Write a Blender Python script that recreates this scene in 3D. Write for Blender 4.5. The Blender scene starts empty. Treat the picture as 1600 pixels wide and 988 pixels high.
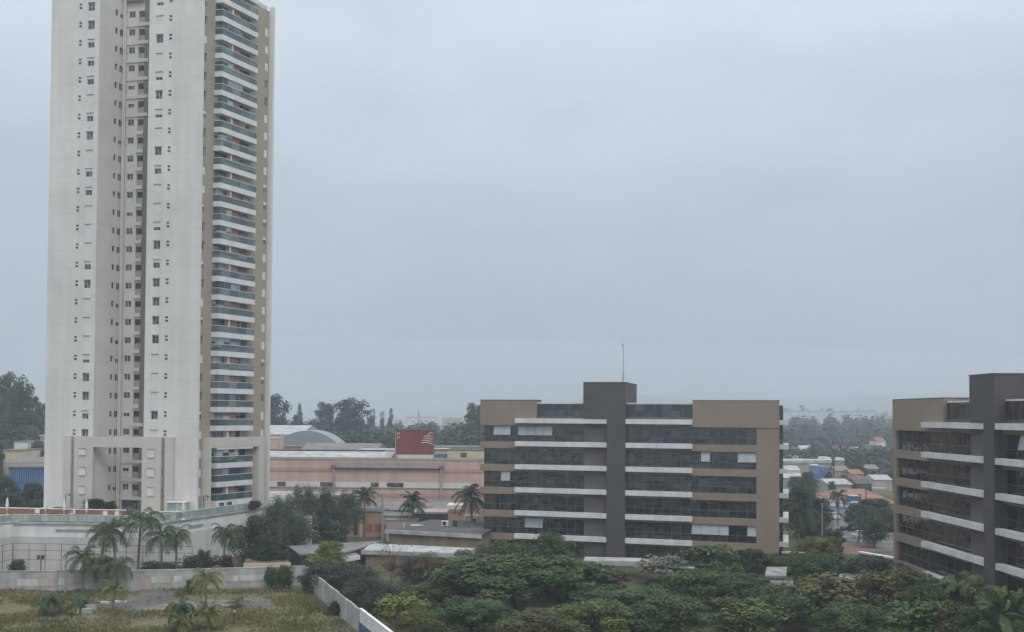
import bpy, math, random
from mathutils import Vector, Matrix
R = math.radians
random.seed(7)
sc = bpy.context.scene
C = sc.collection

# ------------------------------------------------------------------ camera
F = 1500.0                       # focal length in photo pixels (photo 1600 wide)
EYE = 22.5
PITCH, ROLL = R(1.2), 0.0068
PPY = 617.0                      # principal point row
cam_d = bpy.data.cameras.new('camera')
cam = bpy.data.objects.new('camera', cam_d)
C.objects.link(cam)
cam_d.sensor_width = 36
cam_d.lens = 36 * F / 1600
cam_d.shift_y = (PPY - 494) / 1600
cam_d.clip_start = 0.5
cam_d.clip_end = 12000
MR = Matrix.Rotation(R(90) + PITCH, 3, 'X') @ Matrix.Rotation(ROLL, 3, 'Z')
cam.matrix_world = Matrix.Translation((0, 0, EYE)) @ MR.to_4x4()
sc.camera = cam

# ------------------------------------------------------------------ sky, sun, exposure
SUN_EL, SUN_AZ = R(52), R(150)   # azimuth clockwise from +Y: high, behind the camera to the right
w = bpy.data.worlds.new('World')
sc.world = w
w.use_nodes = True
nt = w.node_tree
nt.nodes.clear()
N = nt.nodes.new
out = N('ShaderNodeOutputWorld'); bg = N('ShaderNodeBackground')
sky = N('ShaderNodeTexSky'); sky.sky_type = 'NISHITA'; sky.sun_disc = False
sky.sun_elevation = SUN_EL; sky.sun_rotation = SUN_AZ
sky.air_density = 1.0; sky.dust_density = 3.0; sky.ozone_density = 1.0
hsv = N('ShaderNodeHueSaturation'); hsv.inputs['Saturation'].default_value = 0.35
nt.links.new(sky.outputs[0], hsv.inputs['Color'])
tc = N('ShaderNodeTexCoord'); sep = N('ShaderNodeSeparateXYZ')
nt.links.new(tc.outputs['Generated'], sep.inputs[0])
ramp = N('ShaderNodeValToRGB')   # the cloud layer: darker low down, brighter overhead
e = ramp.color_ramp.elements
e[0].position = 0.0; e[0].color = (.305, .350, .405, 1)
e[1].position = 1.0; e[1].color = (1.45, 1.48, 1.52, 1)
for p, c in ((.06, (.326, .368, .422)), (.16, (.405, .450, .522)), (.30, (.480, .537, .625)), (.42, (.60, .66, .75)), (.60, (1.10, 1.14, 1.18))):
    k = e.new(p); k.color = (*c, 1)
nt.links.new(sep.outputs['Z'], ramp.inputs[0])
mp = N('ShaderNodeMapping'); mp.inputs['Scale'].default_value = (1.0, 1.0, 2.4)
nt.links.new(tc.outputs['Generated'], mp.inputs[0])
nz = N('ShaderNodeTexNoise'); nz.inputs['Scale'].default_value = 2.6; nz.inputs['Detail'].default_value = 6
nz.inputs['Roughness'].default_value = .55
nt.links.new(mp.outputs[0], nz.inputs['Vector'])
mr = N('ShaderNodeMapRange'); mr.inputs['From Min'].default_value = .3; mr.inputs['From Max'].default_value = .7
mr.inputs['To Min'].default_value = 8.9; mr.inputs['To Max'].default_value = 11.1
nt.links.new(nz.outputs[0], mr.inputs[0])
vm = N('ShaderNodeVectorMath'); vm.operation = 'SCALE'
nt.links.new(ramp.outputs[0], vm.inputs[0]); nt.links.new(mr.outputs[0], vm.inputs['Scale'])
mix = N('ShaderNodeMix'); mix.data_type = 'RGBA'; mix.inputs[0].default_value = 0.92
nt.links.new(hsv.outputs[0], mix.inputs[6]); nt.links.new(vm.outputs[0], mix.inputs[7])
nt.links.new(mix.outputs[2], bg.inputs[0]); bg.inputs[1].default_value = 0.10
nt.links.new(bg.outputs[0], out.inputs[0])

sun_d = bpy.data.lights.new('sun', 'SUN'); sun_d.energy = 0.8; sun_d.angle = R(25); sun_d.color = (1, .97, .93)
sun = bpy.data.objects.new('sun', sun_d); C.objects.link(sun)
sdir = Vector((math.sin(SUN_AZ) * math.cos(SUN_EL), math.cos(SUN_AZ) * math.cos(SUN_EL), math.sin(SUN_EL)))
sun.rotation_euler = sdir.to_track_quat('Z', 'Y').to_euler()
sun.location = (0, -50, 200)
sc.view_settings.view_transform = 'Standard'
sc.view_settings.look = 'None'
sc.view_settings.exposure = 0.38
sc.view_settings.gamma = 1
sc.view_settings.use_curve_mapping = False
sc.render.engine = 'CYCLES'
cy = sc.cycles
cy.use_denoising = True
cy.max_bounces = 6; cy.diffuse_bounces = 3; cy.glossy_bounces = 2; cy.transmission_bounces = 2
cy.transparent_max_bounces = 8; cy.volume_bounces = 2
cy.caustics_reflective = False; cy.caustics_refractive = False

# ------------------------------------------------------------------ pixel helpers
def ray(px, py):
    return MR @ Vector(((px - 800) / F, -(py - PPY) / F, -1.0))
def at(px, py, Y):               # point at depth Y seen at photo pixel
    d = ray(px, py); t = Y / d.y
    return Vector((d.x * t, Y, EYE + d.z * t))
def onz(px, py, z=0.0):          # point on a level plane seen at photo pixel
    d = ray(px, py); t = (z - EYE) / d.z
    return Vector((d.x * t, d.y * t, z))
def zat(px, py, Y): return at(px, py, Y).z
def sline(P, d, px, py=648):     # distance along plan line P + s d seen in pixel column px
    r = ray(px, py)
    den = d[0] * r.y - d[1] * r.x
    return (r.x * P[1] - r.y * P[0]) / den

# ------------------------------------------------------------------ mesh builder
class MB:
    def __init__(s): s.v = []; s.f = []
    def quad(s, a, b, c, d):
        n = len(s.v); s.v += [tuple(a), tuple(b), tuple(c), tuple(d)]; s.f.append((n, n+1, n+2, n+3))
    def tri(s, a, b, c):
        n = len(s.v); s.v += [tuple(a), tuple(b), tuple(c)]; s.f.append((n, n+1, n+2))
    def prism(s, pts, z0, z1):
        k = len(pts)
        ar = sum(pts[i][0]*pts[(i+1) % k][1] - pts[(i+1) % k][0]*pts[i][1] for i in range(k))
        if ar < 0: pts = pts[::-1]
        n = len(s.v)
        h0 = z0 if hasattr(z0, '__len__') else [z0]*k
        h1 = z1 if hasattr(z1, '__len__') else [z1]*k
        if ar < 0:
            h0 = h0[::-1]; h1 = h1[::-1]
        s.v += [(p[0], p[1], h) for p, h in zip(pts, h0)] + [(p[0], p[1], h) for p, h in zip(pts, h1)]
        s.f.append(tuple(n + i for i in range(k))[::-1]); s.f.append(tuple(n + k + i for i in range(k)))
        for i in range(k):
            j = (i+1) % k; s.f.append((n+i, n+j, n+k+j, n+k+i))
    def box(s, x0, x1, y0, y1, z0, z1):
        s.prism([(x0, y0), (x1, y0), (x1, y1), (x0, y1)], z0, z1)
    def tube(s, pts, rads, n=8, cap=True):
        rings = []
        for i, p in enumerate(pts):
            p = Vector(p)
            a = Vector(pts[max(i-1, 0)]); b = Vector(pts[min(i+1, len(pts)-1)])
            t = (b - a)
            t = t.normalized() if t.length > 1e-9 else Vector((0, 0, 1))
            x = t.cross(Vector((0, 0, 1)) if abs(t.z) < .9 else Vector((1, 0, 0))).normalized(); y = t.cross(x)
            r = rads[i] if hasattr(rads, '__len__') else rads
            rings.append([p + (x*math.cos(6.2832*k/n) + y*math.sin(6.2832*k/n))*r for k in range(n)])
        o = len(s.v)
        for r_ in rings: s.v += [tuple(q) for q in r_]
        for i in range(len(rings)-1):
            for k in range(n):
                s.f.append((o+i*n+k, o+i*n+(k+1) % n, o+(i+1)*n+(k+1) % n, o+(i+1)*n+k))
        if cap:
            s.f.append(tuple(o+k for k in range(n))[::-1]); s.f.append(tuple(o+(len(rings)-1)*n+k for k in range(n)))
    def mesh(s, name, origin=(0, 0, 0)):
        m = bpy.data.meshes.new(name)
        ox, oy, oz = origin
        m.from_pydata([(x-ox, y-oy, z-oz) for x, y, z in s.v], [], s.f)
        m.update()
        return m
    def build(s, name, mat, parent=None, smooth=False):
        o_ = rootloc(parent)
        m = s.mesh(name, o_)
        m.materials.append(mat)
        if smooth:
            m.polygons.foreach_set('use_smooth', [True]*len(m.polygons))
        return link(name, m, parent)
LOC = {}
def rootloc(p):
    if p is None: return (0, 0, 0)
    while p.parent: p = p.parent
    return LOC.get(p.name, (0, 0, 0))
def link(name, m, parent=None, loc=None, rz=None):
    o = bpy.data.objects.new(name, m); C.objects.link(o)
    if parent: o.parent = parent
    if loc is not None: o.location = loc
    if rz is not None: o.rotation_euler = (0, 0, rz)
    return o
def thing(name, label, cat, loc=(0, 0, 0), group=None):
    o = bpy.data.objects.new(name, None); C.objects.link(o)
    o.empty_display_size = .5
    o.location = loc; LOC[o.name] = tuple(loc)
    return tag(o, label, cat, group)
def tag(o, label, cat, group=None):
    o['label'] = label; o['category'] = cat
    if group: o['group'] = group
    return o
def struct(o, kind='structure'):
    o['kind'] = kind; return o

# ------------------------------------------------------------------ materials
def mat(name, col, rough=.8, var=.12, scale=.6, streak=0.0, joint=None, spec=.3, bump=0.0, metal=0.0, col2=None, fine=0.0, joint_w=.02, joint_c=.72):
    m = bpy.data.materials.new(name); m.use_nodes = True
    nt = m.node_tree; n = nt.nodes.new; L = nt.links.new
    b = nt.nodes['Principled BSDF']
    b.inputs['Roughness'].default_value = rough
    b.inputs['Specular IOR Level'].default_value = spec
    b.inputs['Metallic'].default_value = metal
    t = n('ShaderNodeTexCoord')
    z = n('ShaderNodeTexNoise'); z.inputs['Scale'].default_value = scale; z.inputs['Detail'].default_value = 5
    z.inputs['Roughness'].default_value = .6
    L(t.outputs['Object'], z.inputs['Vector'])
    c2 = col2 or tuple(c*(1-2.2*var) for c in col)
    r = n('ShaderNodeValToRGB'); el = r.color_ramp.elements
    el[0].position = .32; el[0].color = (*c2, 1)
    el[1].position = .62; el[1].color = (*col, 1)
    L(z.outputs[0], r.inputs[0])
    cur = r.outputs[0]
    def mul(cur, fac):
        v = n('ShaderNodeVectorMath'); v.operation = 'SCALE'
        L(cur, v.inputs[0]); L(fac, v.inputs['Scale']); return v.outputs[0]
    if streak:
        mpp = n('ShaderNodeMapping'); mpp.inputs['Scale'].default_value = (.55, .55, .03)
        L(t.outputs['Object'], mpp.inputs[0])
        z2 = n('ShaderNodeTexNoise'); z2.inputs['Scale'].default_value = 1.1; z2.inputs['Detail'].default_value = 4
        L(mpp.outputs[0], z2.inputs['Vector'])
        mm = n('ShaderNodeMapRange'); mm.inputs[1].default_value = .35; mm.inputs[2].default_value = .6
        mm.inputs[3].default_value = 1 - streak; mm.inputs[4].default_value = 1
        L(z2.outputs[0], mm.inputs[0]); cur = mul(cur, mm.outputs[0])
    if fine:
        z3 = n('ShaderNodeTexNoise'); z3.inputs['Scale'].default_value = scale*14; z3.inputs['Detail'].default_value = 3
        L(t.outputs['Object'], z3.inputs['Vector'])
        mm = n('ShaderNodeMapRange'); mm.inputs[1].default_value = .3; mm.inputs[2].default_value = .7
        mm.inputs[3].default_value = 1 - fine; mm.inputs[4].default_value = 1 + fine
        L(z3.outputs[0], mm.inputs[0]); cur = mul(cur, mm.outputs[0])
    if joint:
        sp = n('ShaderNodeSeparateXYZ'); L(t.outputs['Object'], sp.inputs[0])
        md = n('ShaderNodeMath'); md.operation = 'FLOORED_MODULO'; md.inputs[1].default_value = joint
        L(sp.outputs['Z'], md.inputs[0])
        ls = n('ShaderNodeMath'); ls.operation = 'LESS_THAN'; ls.inputs[1].default_value = joint_w
        L(md.outputs[0], ls.inputs[0])
        mm = n('ShaderNodeMapRange'); mm.inputs[3].default_value = 1; mm.inputs[4].default_value = joint_c
        L(ls.outputs[0], mm.inputs[0]); cur = mul(cur, mm.outputs[0])
    L(cur, b.inputs['Base Color'])
    if bump:
        bp = n('ShaderNodeBump'); bp.inputs['Strength'].default_value = bump; bp.inputs['Distance'].default_value = .05
        zz = n('ShaderNodeTexNoise'); zz.inputs['Scale'].default_value = scale*8
        L(t.outputs['Object'], zz.inputs['Vector']); L(zz.outputs[0], bp.inputs['Height']); L(bp.outputs[0], b.inputs['Normal'])
    return m

def glass_mat(name, c1, c2, cell=1.4, rough=.06, wav=.02, spec=.5):
    """dark window glass in a wall: what is behind differs from pane to pane, the surface mirrors the sky"""
    m = bpy.data.materials.new(name); m.use_nodes = True
    nt = m.node_tree; n = nt.nodes.new; L = nt.links.new
    b = nt.nodes['Principled BSDF']; b.inputs['Roughness'].default_value = rough
    b.inputs['Specular IOR Level'].default_value = spec
    t = n('ShaderNodeTexCoord')
    oi = n('ShaderNodeObjectInfo')
    sc_ = n('ShaderNodeVectorMath'); sc_.operation = 'SCALE'; sc_.inputs['Scale'].default_value = 1/cell
    L(t.outputs['Object'], sc_.inputs[0])
    fl = n('ShaderNodeVectorMath'); fl.operation = 'FLOOR'; L(sc_.outputs[0], fl.inputs[0])
    ad = n('ShaderNodeVectorMath'); ad.operation = 'ADD'; L(fl.outputs[0], ad.inputs[0]); L(oi.outputs['Random'], ad.inputs[1])
    wn = n('ShaderNodeTexWhiteNoise'); wn.noise_dimensions = '3D'; L(ad.outputs[0], wn.inputs['Vector'])
    pw = n('ShaderNodeMath'); pw.operation = 'POWER'; pw.inputs[1].default_value = 2.0; L(wn.outputs['Value'], pw.inputs[0])
    mx = n('ShaderNodeMix'); mx.data_type = 'RGBA'; mx.inputs[6].default_value = (*c1, 1); mx.inputs[7].default_value = (*c2, 1)
    L(pw.outputs[0], mx.inputs[0]); L(mx.outputs[2], b.inputs['Base Color'])
    if wav:
        z = n('ShaderNodeTexNoise'); z.inputs['Scale'].default_value = .9; z.inputs['Detail'].default_value = 2
        L(t.outputs['Object'], z.inputs['Vector'])
        bp = n('ShaderNodeBump'); bp.inputs['Strength'].default_value = .35; bp.inputs['Distance'].default_value = wav
        L(z.outputs[0], bp.inputs['Height']); L(bp.outputs[0], b.inputs['Normal'])
    return m

def leaf_mat(name, dark, light, trans=.15):
    m = bpy.data.materials.new(name); m.use_nodes = True
    nt = m.node_tree; n = nt.nodes.new; L = nt.links.new
    b = nt.nodes['Principled BSDF']; b.inputs['Roughness'].default_value = .55
    b.inputs['Specular IOR Level'].default_value = .25
    g = n('ShaderNodeNewGeometry'); t = n('ShaderNodeTexCoord'); oi = n('ShaderNodeObjectInfo')
    z = n('ShaderNodeTexNoise'); z.inputs['Scale'].default_value = 4.5; z.inputs['Detail'].default_value = 3
    off = n('ShaderNodeVectorMath'); off.operation = 'ADD'
    L(t.outputs['Object'], off.inputs[0])
    mo = n('ShaderNodeMath'); mo.operation = 'MULTIPLY'; mo.inputs[1].default_value = 50; L(oi.outputs['Random'], mo.inputs[0])
    L(mo.outputs[0], off.inputs[1]); L(off.outputs[0], z.inputs['Vector'])
    a = n('ShaderNodeMath'); a.operation = 'MULTIPLY_ADD'; a.inputs[1].default_value = .35
    L(g.outputs['Random Per Island'], a.inputs[0])
    s2 = n('ShaderNodeMapRange'); s2.inputs[1].default_value = .38; s2.inputs[2].default_value = .66; s2.inputs[3].default_value = -.05; s2.inputs[4].default_value = .72
    L(z.outputs[0], s2.inputs[0]); L(s2.outputs[0], a.inputs[2])
    mx = n('ShaderNodeMix'); mx.data_type = 'RGBA'; mx.inputs[6].default_value = (*dark, 1); mx.inputs[7].default_value = (*light, 1)
    L(a.outputs[0], mx.inputs[0]); L(mx.outputs[2], b.inputs['Base Color'])
    tr = n('ShaderNodeBsdfTranslucent'); L(mx.outputs[2], tr.inputs[0])
    ms = n('ShaderNodeMixShader'); ms.inputs[0].default_value = trans
    o = nt.nodes['Material Output']
    L(b.outputs[0], ms.inputs[1]); L(tr.outputs[0], ms.inputs[2]); L(ms.outputs[0], o.inputs['Surface'])
    return m

M = {}
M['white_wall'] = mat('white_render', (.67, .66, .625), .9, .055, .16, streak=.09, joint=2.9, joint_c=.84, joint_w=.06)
M['white'] = mat('white_paint', (.66, .66, .65), .7, .05, .7, streak=.08)
M['white_dirty'] = mat('weathered_white_paint', (.76, .76, .75), .8, .08, .5, streak=.18)
M['pale_grey_wall'] = mat('pale_grey_render', (.58, .56, .525), .9, .05, .3, streak=.06, joint=2.9, joint_c=.84, joint_w=.06)  # greyer, slightly darker render than on the wing fronts
M['beige_wall'] = mat('beige_grey_render', (.54, .515, .465), .9, .05, .3, streak=.06)
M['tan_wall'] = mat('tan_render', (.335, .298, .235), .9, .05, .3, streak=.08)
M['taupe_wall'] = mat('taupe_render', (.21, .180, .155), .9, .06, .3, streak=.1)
M['slot_paint'] = mat('brown_slot_paint', (.30, .275, .235), .9, .05, .3)
M['brick'] = mat('red_brick_panel', (.30, .175, .135), .9, .12, 1.2, fine=.12)
M['pane'] = glass_mat('window_pane', (.035, .042, .06), (.14, .15, .17), .55)
M['bal_glass'] = glass_mat('balcony_glazing', (.035, .04, .048), (.36, .39, .40), 1.15, wav=.01)
M['shutter'] = mat('white_roller_shutter', (.63, .63, .62), .6, .03, 2.0, joint=.12, joint_c=.9, joint_w=.03)
M['frame_white'] = mat('white_window_frame', (.58, .58, .57), .5, .03)
M['sill_grey'] = mat('grey_window_sill', (.30, .29, .27), .9, .1)
M['off_tan'] = mat('office_tan_cladding', (.275, .218, .170), .75, .05, .25, streak=.05, joint=1.23, joint_c=.93)
M['off_grey'] = mat('office_grey_cladding', (.080, .077, .078), .7, .08, .35, fine=.10, joint=1.23, joint_c=.92)
M['off_brown'] = mat('office_grey_brown_cladding', (.115, .100, .098), .7, .07, .3, fine=.10)
M['off_glass'] = glass_mat('office_glass', (.005, .008, .012), (.050, .055, .060), 1.37, wav=.2, spec=1.0, rough=.03)
M['off_glass2'] = glass_mat('office_tinted_glass', (.014, .013, .013), (.052, .045, .040), 1.37, wav=.10, spec=.8, rough=.03)
M['mullion'] = mat('dark_mullion', (.12, .125, .13), .5, .05)
M['open_pane'] = mat('open_pane_painted_sky', (.36, .40, .43), .25, .06, .8, spec=.6)  # pale base colour stands in for sky mirrored in the open sashes
M['ledge'] = mat('white_ledge', (.68, .69, .69), .7, .04, .5, streak=.18)
M['roof_grey'] = mat('grey_roof_membrane', (.20, .20, .20), .9, .15, .4)
M['metal_dark'] = mat('dark_metal', (.045, .047, .05), .5, .1)
M['metal_grey'] = mat('galvanised_metal', (.32, .33, .34), .45, .1, 2)
M['wood_pole'] = mat('concrete_pole', (.30, .285, .265), .9, .1, 2)
M['concrete'] = mat('raw_concrete_block', (.45, .45, .435), .95, .14, .5, streak=.25, fine=.08)
M['concrete_light'] = mat('light_concrete', (.44, .44, .42), .95, .12, .4, streak=.22)
M['podium_lower'] = mat('podium_grey_paint', (.57, .565, .545), .9, .08, .3, streak=.12)
M['glass_green'] = glass_mat('green_glass_panel', (.24, .33, .32), (.42, .48, .45), 1.0, wav=0)
M['bal_rail_glass'] = glass_mat('teal_balustrade_glass', (.050, .085, .098), (.155, .215, .222), 1.6, wav=.0)
M['water'] = glass_mat('pool_water', (.06, .22, .30), (.10, .30, .36), 3, rough=.1, wav=.02)
M['terracotta'] = mat('terracotta_paint', (.33, .13, .075), .9, .15, .8, col2=(.20, .10, .07))
M['pink'] = mat('pink_render', (.60, .425, .360), .9, .06, .12, streak=.14)
M['pink_dark'] = mat('rose_band_paint', (.48, .325, .280), .9, .06, .15, streak=.12)
M['salmon'] = mat('salmon_render', (.44, .27, .21), .9, .08, .3, streak=.15)
M['mauve'] = mat('mauve_fascia', (.42, .335, .315), .9, .08, .3, streak=.1)
M['sign_red'] = mat('sign_red', (.225, .062, .062), .6, .08, .25, streak=.12)
M['cream'] = mat('cream_render', (.56, .49, .34), .9, .07, .4, streak=.12)
M['roof_tile_grey'] = mat('weathered_fibre_roof', (.215, .21, .205), .95, .2, .6, fine=.15)
M['roof_dark'] = mat('dark_grey_roof', (.115, .11, .112), .9, .2, .35, fine=.15)
M['roof_white'] = mat('white_metal_roof', (.47, .48, .49), .6, .2, .5, streak=.15)
M['roof_pale'] = mat('weathered_pale_roof', (.36, .365, .37), .7, .25, .6, streak=.2)
M['dome'] = mat('grey_metal_vault', (.24, .28, .30), .6, .06, .3)
M['orange_tile'] = mat('orange_clay_tile', (.29, .155, .115), .9, .18, .7, fine=.15)
M['blue_clad'] = mat('blue_cladding', (.045, .13, .29), .6, .12, .6)
M['blue_tank'] = mat('blue_tank', (.10, .215, .35), .5, .1, .6)
M['khaki'] = mat('khaki_wall', (.28, .235, .16), .9, .1, .5, streak=.15)
M['dark_wall'] = mat('dark_slate_wall', (.045, .05, .058), .9, .15, .6)
M['bark'] = mat('bark', (.12, .095, .075), .95, .2, 3)
M['bark_pale'] = mat('pale_palm_trunk', (.23, .21, .18), .95, .2, 2, joint=.25, joint_c=.8, joint_w=.05)
M['asphalt'] = mat('asphalt', (.088, .082, .082), .95, .2, .25, fine=.15, col2=(.135, .125, .118))
M['road_grey'] = mat('worn_asphalt', (.16, .158, .155), .95, .15, .2, fine=.1)
M['red_car'] = mat('red_car_paint', (.35, .03, .03), .3, .03, spec=.5)
M['white_car'] = mat('white_car_paint', (.62, .63, .64), .3, .03, spec=.5)
M['silver_car'] = mat('silver_car_paint', (.30, .31, .33), .3, .03, spec=.5)
M['dark_car'] = mat('dark_car_paint', (.03, .035, .045), .3, .03, spec=.5)
M['tyre'] = mat('tyre', (.02, .02, .02), .9, .05)
M['black'] = mat('black_paint', (.02, .02, .022), .8, .05)
M['slab_old'] = mat('broken_old_slab', (.20, .188, .172), .95, .28, .5, fine=.2, col2=(.08, .075, .073))
M['earth_red'] = mat('red_earth_bank', (.20, .125, .10), .95, .2, .4)
# foliage
M['lf_deep'] = leaf_mat('deep_green_leaves', (.012, .032, .009), (.066, .126, .033))
M['lf_mid'] = leaf_mat('mid_green_leaves', (.017, .044, .011), (.086, .155, .038))
M['lf_olive'] = leaf_mat('olive_leaves', (.026, .036, .011), (.118, .126, .038))
M['lf_brown'] = leaf_mat('brownish_leaves', (.032, .028, .016), (.112, .090, .050))
M['lf_yellow'] = leaf_mat('yellow_green_leaves', (.060, .085, .020), (.20, .225, .055))
M['lf_grey'] = leaf_mat('grey_green_leaves', (.018, .026, .020), (.070, .082, .060))
M['lf_blue'] = leaf_mat('blue_green_leaves', (.010, .026, .018), (.046, .082, .050))
M['lf_pale'] = leaf_mat('silver_leaves', (.075, .078, .060), (.40, .40, .34))
M['lf_palm'] = leaf_mat('palm_fronds', (.026, .050, .022), (.085, .125, .050))
M['lf_palmy'] = leaf_mat('yellowing_palm_fronds', (.07, .085, .022), (.19, .19, .055))
M['lf_red'] = leaf_mat('dark_red_leaves', (.035, .014, .012), (.10, .035, .03))
M['lf_grass'] = leaf_mat('dry_grass_blades', (.110, .105, .048), (.255, .222, .112), .2)
M['lf_grassg'] = leaf_mat('green_grass_blades', (.060, .080, .026), (.145, .160, .055), .2)
M['lf_feather'] = leaf_mat('feathery_grey_green', (.040, .060, .045), (.105, .140, .098))
M['lf_palml'] = leaf_mat('light_palm_fronds', (.035, .060, .018), (.125, .175, .050))
M['lf_bright'] = leaf_mat('bright_green_leaves', (.028, .050, .012), (.135, .185, .045))
M['twig'] = mat('bare_twigs', (.16, .13, .105), .95, .15, 3)

# ------------------------------------------------------------------ ground and hills
def ground_mat():
    m = bpy.data.materials.new('ground_soil'); m.use_nodes = True
    nt = m.node_tree; n = nt.nodes.new; L = nt.links.new
    b = nt.nodes['Principled BSDF']; b.inputs['Roughness'].default_value = .95; b.inputs['Specular IOR Level'].default_value = .1
    t = n('ShaderNodeTexCoord')
    z = n('ShaderNodeTexNoise'); z.inputs['Scale'].default_value = .05; z.inputs['Detail'].default_value = 8; z.inputs['Roughness'].default_value = .65
    L(t.outputs['Object'], z.inputs['Vector'])
    r = n('ShaderNodeValToRGB'); el = r.color_ramp.elements
    el[0].position = .35; el[0].color = (.045, .058, .026, 1)
    el[1].position = .68; el[1].color = (.13, .12, .085, 1)
    k = el.new(.5); k.color = (.075, .082, .042, 1)
    L(z.outputs[0], r.inputs[0]); L(r.outputs[0], b.inputs['Base Color'])
    return m
def lot_mat():
    m = bpy.data.materials.new('vacant_lot_soil'); m.use_nodes = True
    nt = m.node_tree; n = nt.nodes.new; L = nt.links.new
    b = nt.nodes['Principled BSDF']; b.inputs['Roughness'].default_value = .95; b.inputs['Specular IOR Level'].default_value = .1
    t = n('ShaderNodeTexCoord')
    z = n('ShaderNodeTexNoise'); z.inputs['Scale'].default_value = .14; z.inputs['Detail'].default_value = 8; z.inputs['Roughness'].default_value = .65
    z2 = n('ShaderNodeTexNoise'); z2.inputs['Scale'].default_value = 1.6; z2.inputs['Detail'].default_value = 6
    L(t.outputs['Object'], z.inputs['Vector']); L(t.outputs['Object'], z2.inputs['Vector'])
    a = n('ShaderNodeMath'); a.operation = 'MULTIPLY_ADD'; a.inputs[1].default_value = .45; L(z2.outputs[0], a.inputs[0]); 
    s = n('ShaderNodeMath'); s.operation = 'MULTIPLY'; s.inputs[1].default_value = .6; L(z.outputs[0], s.inputs[0]); L(s.outputs[0], a.inputs[2])
    r = n('ShaderNodeValToRGB'); el = r.color_ramp.elements
    el[0].position = .36; el[0].color = (.080, .092, .034, 1)
    el[1].position = .68; el[1].color = (.22, .195, .155, 1)
    k = el.new(.48); k.color = (.115, .108, .058, 1)
    k = el.new(.57); k.color = (.155, .135, .09, 1)
    L(a.outputs[0], r.inputs[0]); L(r.outputs[0], b.inputs['Base Color'])
    return m
M['ground'] = ground_mat(); M['lot'] = lot_mat()
mb = MB(); mb.quad((-3200, -60, 0), (3200, -60, 0), (3200, 5900, 0), (-3200, 5900, 0))
struct(mb.build('ground', M['ground']))
def hill(name, x0, x1, y0, y1, top, seed, nx=90, ny=40):
    rnd = random.Random(seed); ph = [rnd.uniform(0, 6.28) for _ in range(8)]
    def hgt(x, y):
        u, v = (x-x0)/(x1-x0), (y-y0)/(y1-y0)
        if not (0 < u < 1 and 0 < v < 1): return -1
        env = min(1, math.sin(math.pi*u)*1.8)**.8 * min(1, v*2.6)**.8 * min(1, (1-v)*6)
        return top*env*(.78+.12*math.sin(u*9+ph[0])+.08*math.sin(u*21+ph[1]+v*5)+.04*math.sin(u*47+ph[2]+v*11)) - 1
    mb = MB()
    for j in range(ny+1):
        for i in range(nx+1):
            x, y = x0+(x1-x0)*i/nx, y0+(y1-y0)*j/ny; mb.v.append((x, y, hgt(x, y)))
    for j in range(ny):
        for i in range(nx):
            a = j*(nx+1)+i; mb.f.append((a, a+1, a+nx+2, a+nx+1))
    struct(mb.build(name, M['ground'], smooth=True)); return hgt
HILL = hill('hills', -60, 1500, 960, 2900, 78, 3)
hill('hills', -1300, 60, 1300, 2800, 44, 5)

# ------------------------------------------------------------------ wall helpers
class Plane:
    """a vertical wall line: O + s*d, n points outwards"""
    def __init__(s, O, d, n): s.O = Vector(O[:2]); s.d = Vector(d).normalized(); s.n = Vector(n).normalized()
    def p(s, a, t=0.0): q = s.O + s.d*a + s.n*t; return (q.x, q.y)
    def s_at(s, px, t=0.0, py=648): q = s.O + s.n*t; return sline(q, s.d, px, py)
    def box(s, mb, s0, s1, t0, t1, z0, z1):
        mb.prism([s.p(s0, t0), s.p(s1, t0), s.p(s1, t1), s.p(s0, t1)], z0, z1)
    def rz(s): return math.atan2(s.d.y, s.d.x)
    def wall(s, mb, s0, s1, z0, z1, holes, depth=.2):
        eps = 1e-4
        xs = sorted({s0, s1, *[h[0] for h in holes], *[h[1] for h in holes]})
        xs = [x for x in xs if s0-eps <= x <= s1+eps]
        cols = {}
        for i in range(len(xs)-1):
            xa, xb = xs[i], xs[i+1]
            if xb-xa < eps: continue
            cut = sorted([(h[2], h[3]) for h in holes if h[0] <= xa+eps and h[1] >= xb-eps])
            z = z0
            for a, b in cut:
                if a > z: s.face(mb, xa, xb, z, a)
                z = max(z, b)
            if z < z1: s.face(mb, xa, xb, z, z1)
        for a, b, c, d_ in holes:
            A = [(*s.p(a), c), (*s.p(b), c), (*s.p(b), d_), (*s.p(a), d_)]
            B = [(*s.p(a, -depth), c), (*s.p(b, -depth), c), (*s.p(b, -depth), d_), (*s.p(a, -depth), d_)]
            for k in range(4):
                j = (k+1) % 4
                mb.quad(A[j], A[k], B[k], B[j])
    def face(s, mb, a, b, z0, z1):
        q = [(*s.p(a), z0), (*s.p(b), z0), (*s.p(b), z1), (*s.p(a), z1)]
        # winding so that the face looks along n
        if s.d.x*(-s.n.y) + s.d.y*s.n.x < 0: q = q[::-1]
        mb.quad(*q)

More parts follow.
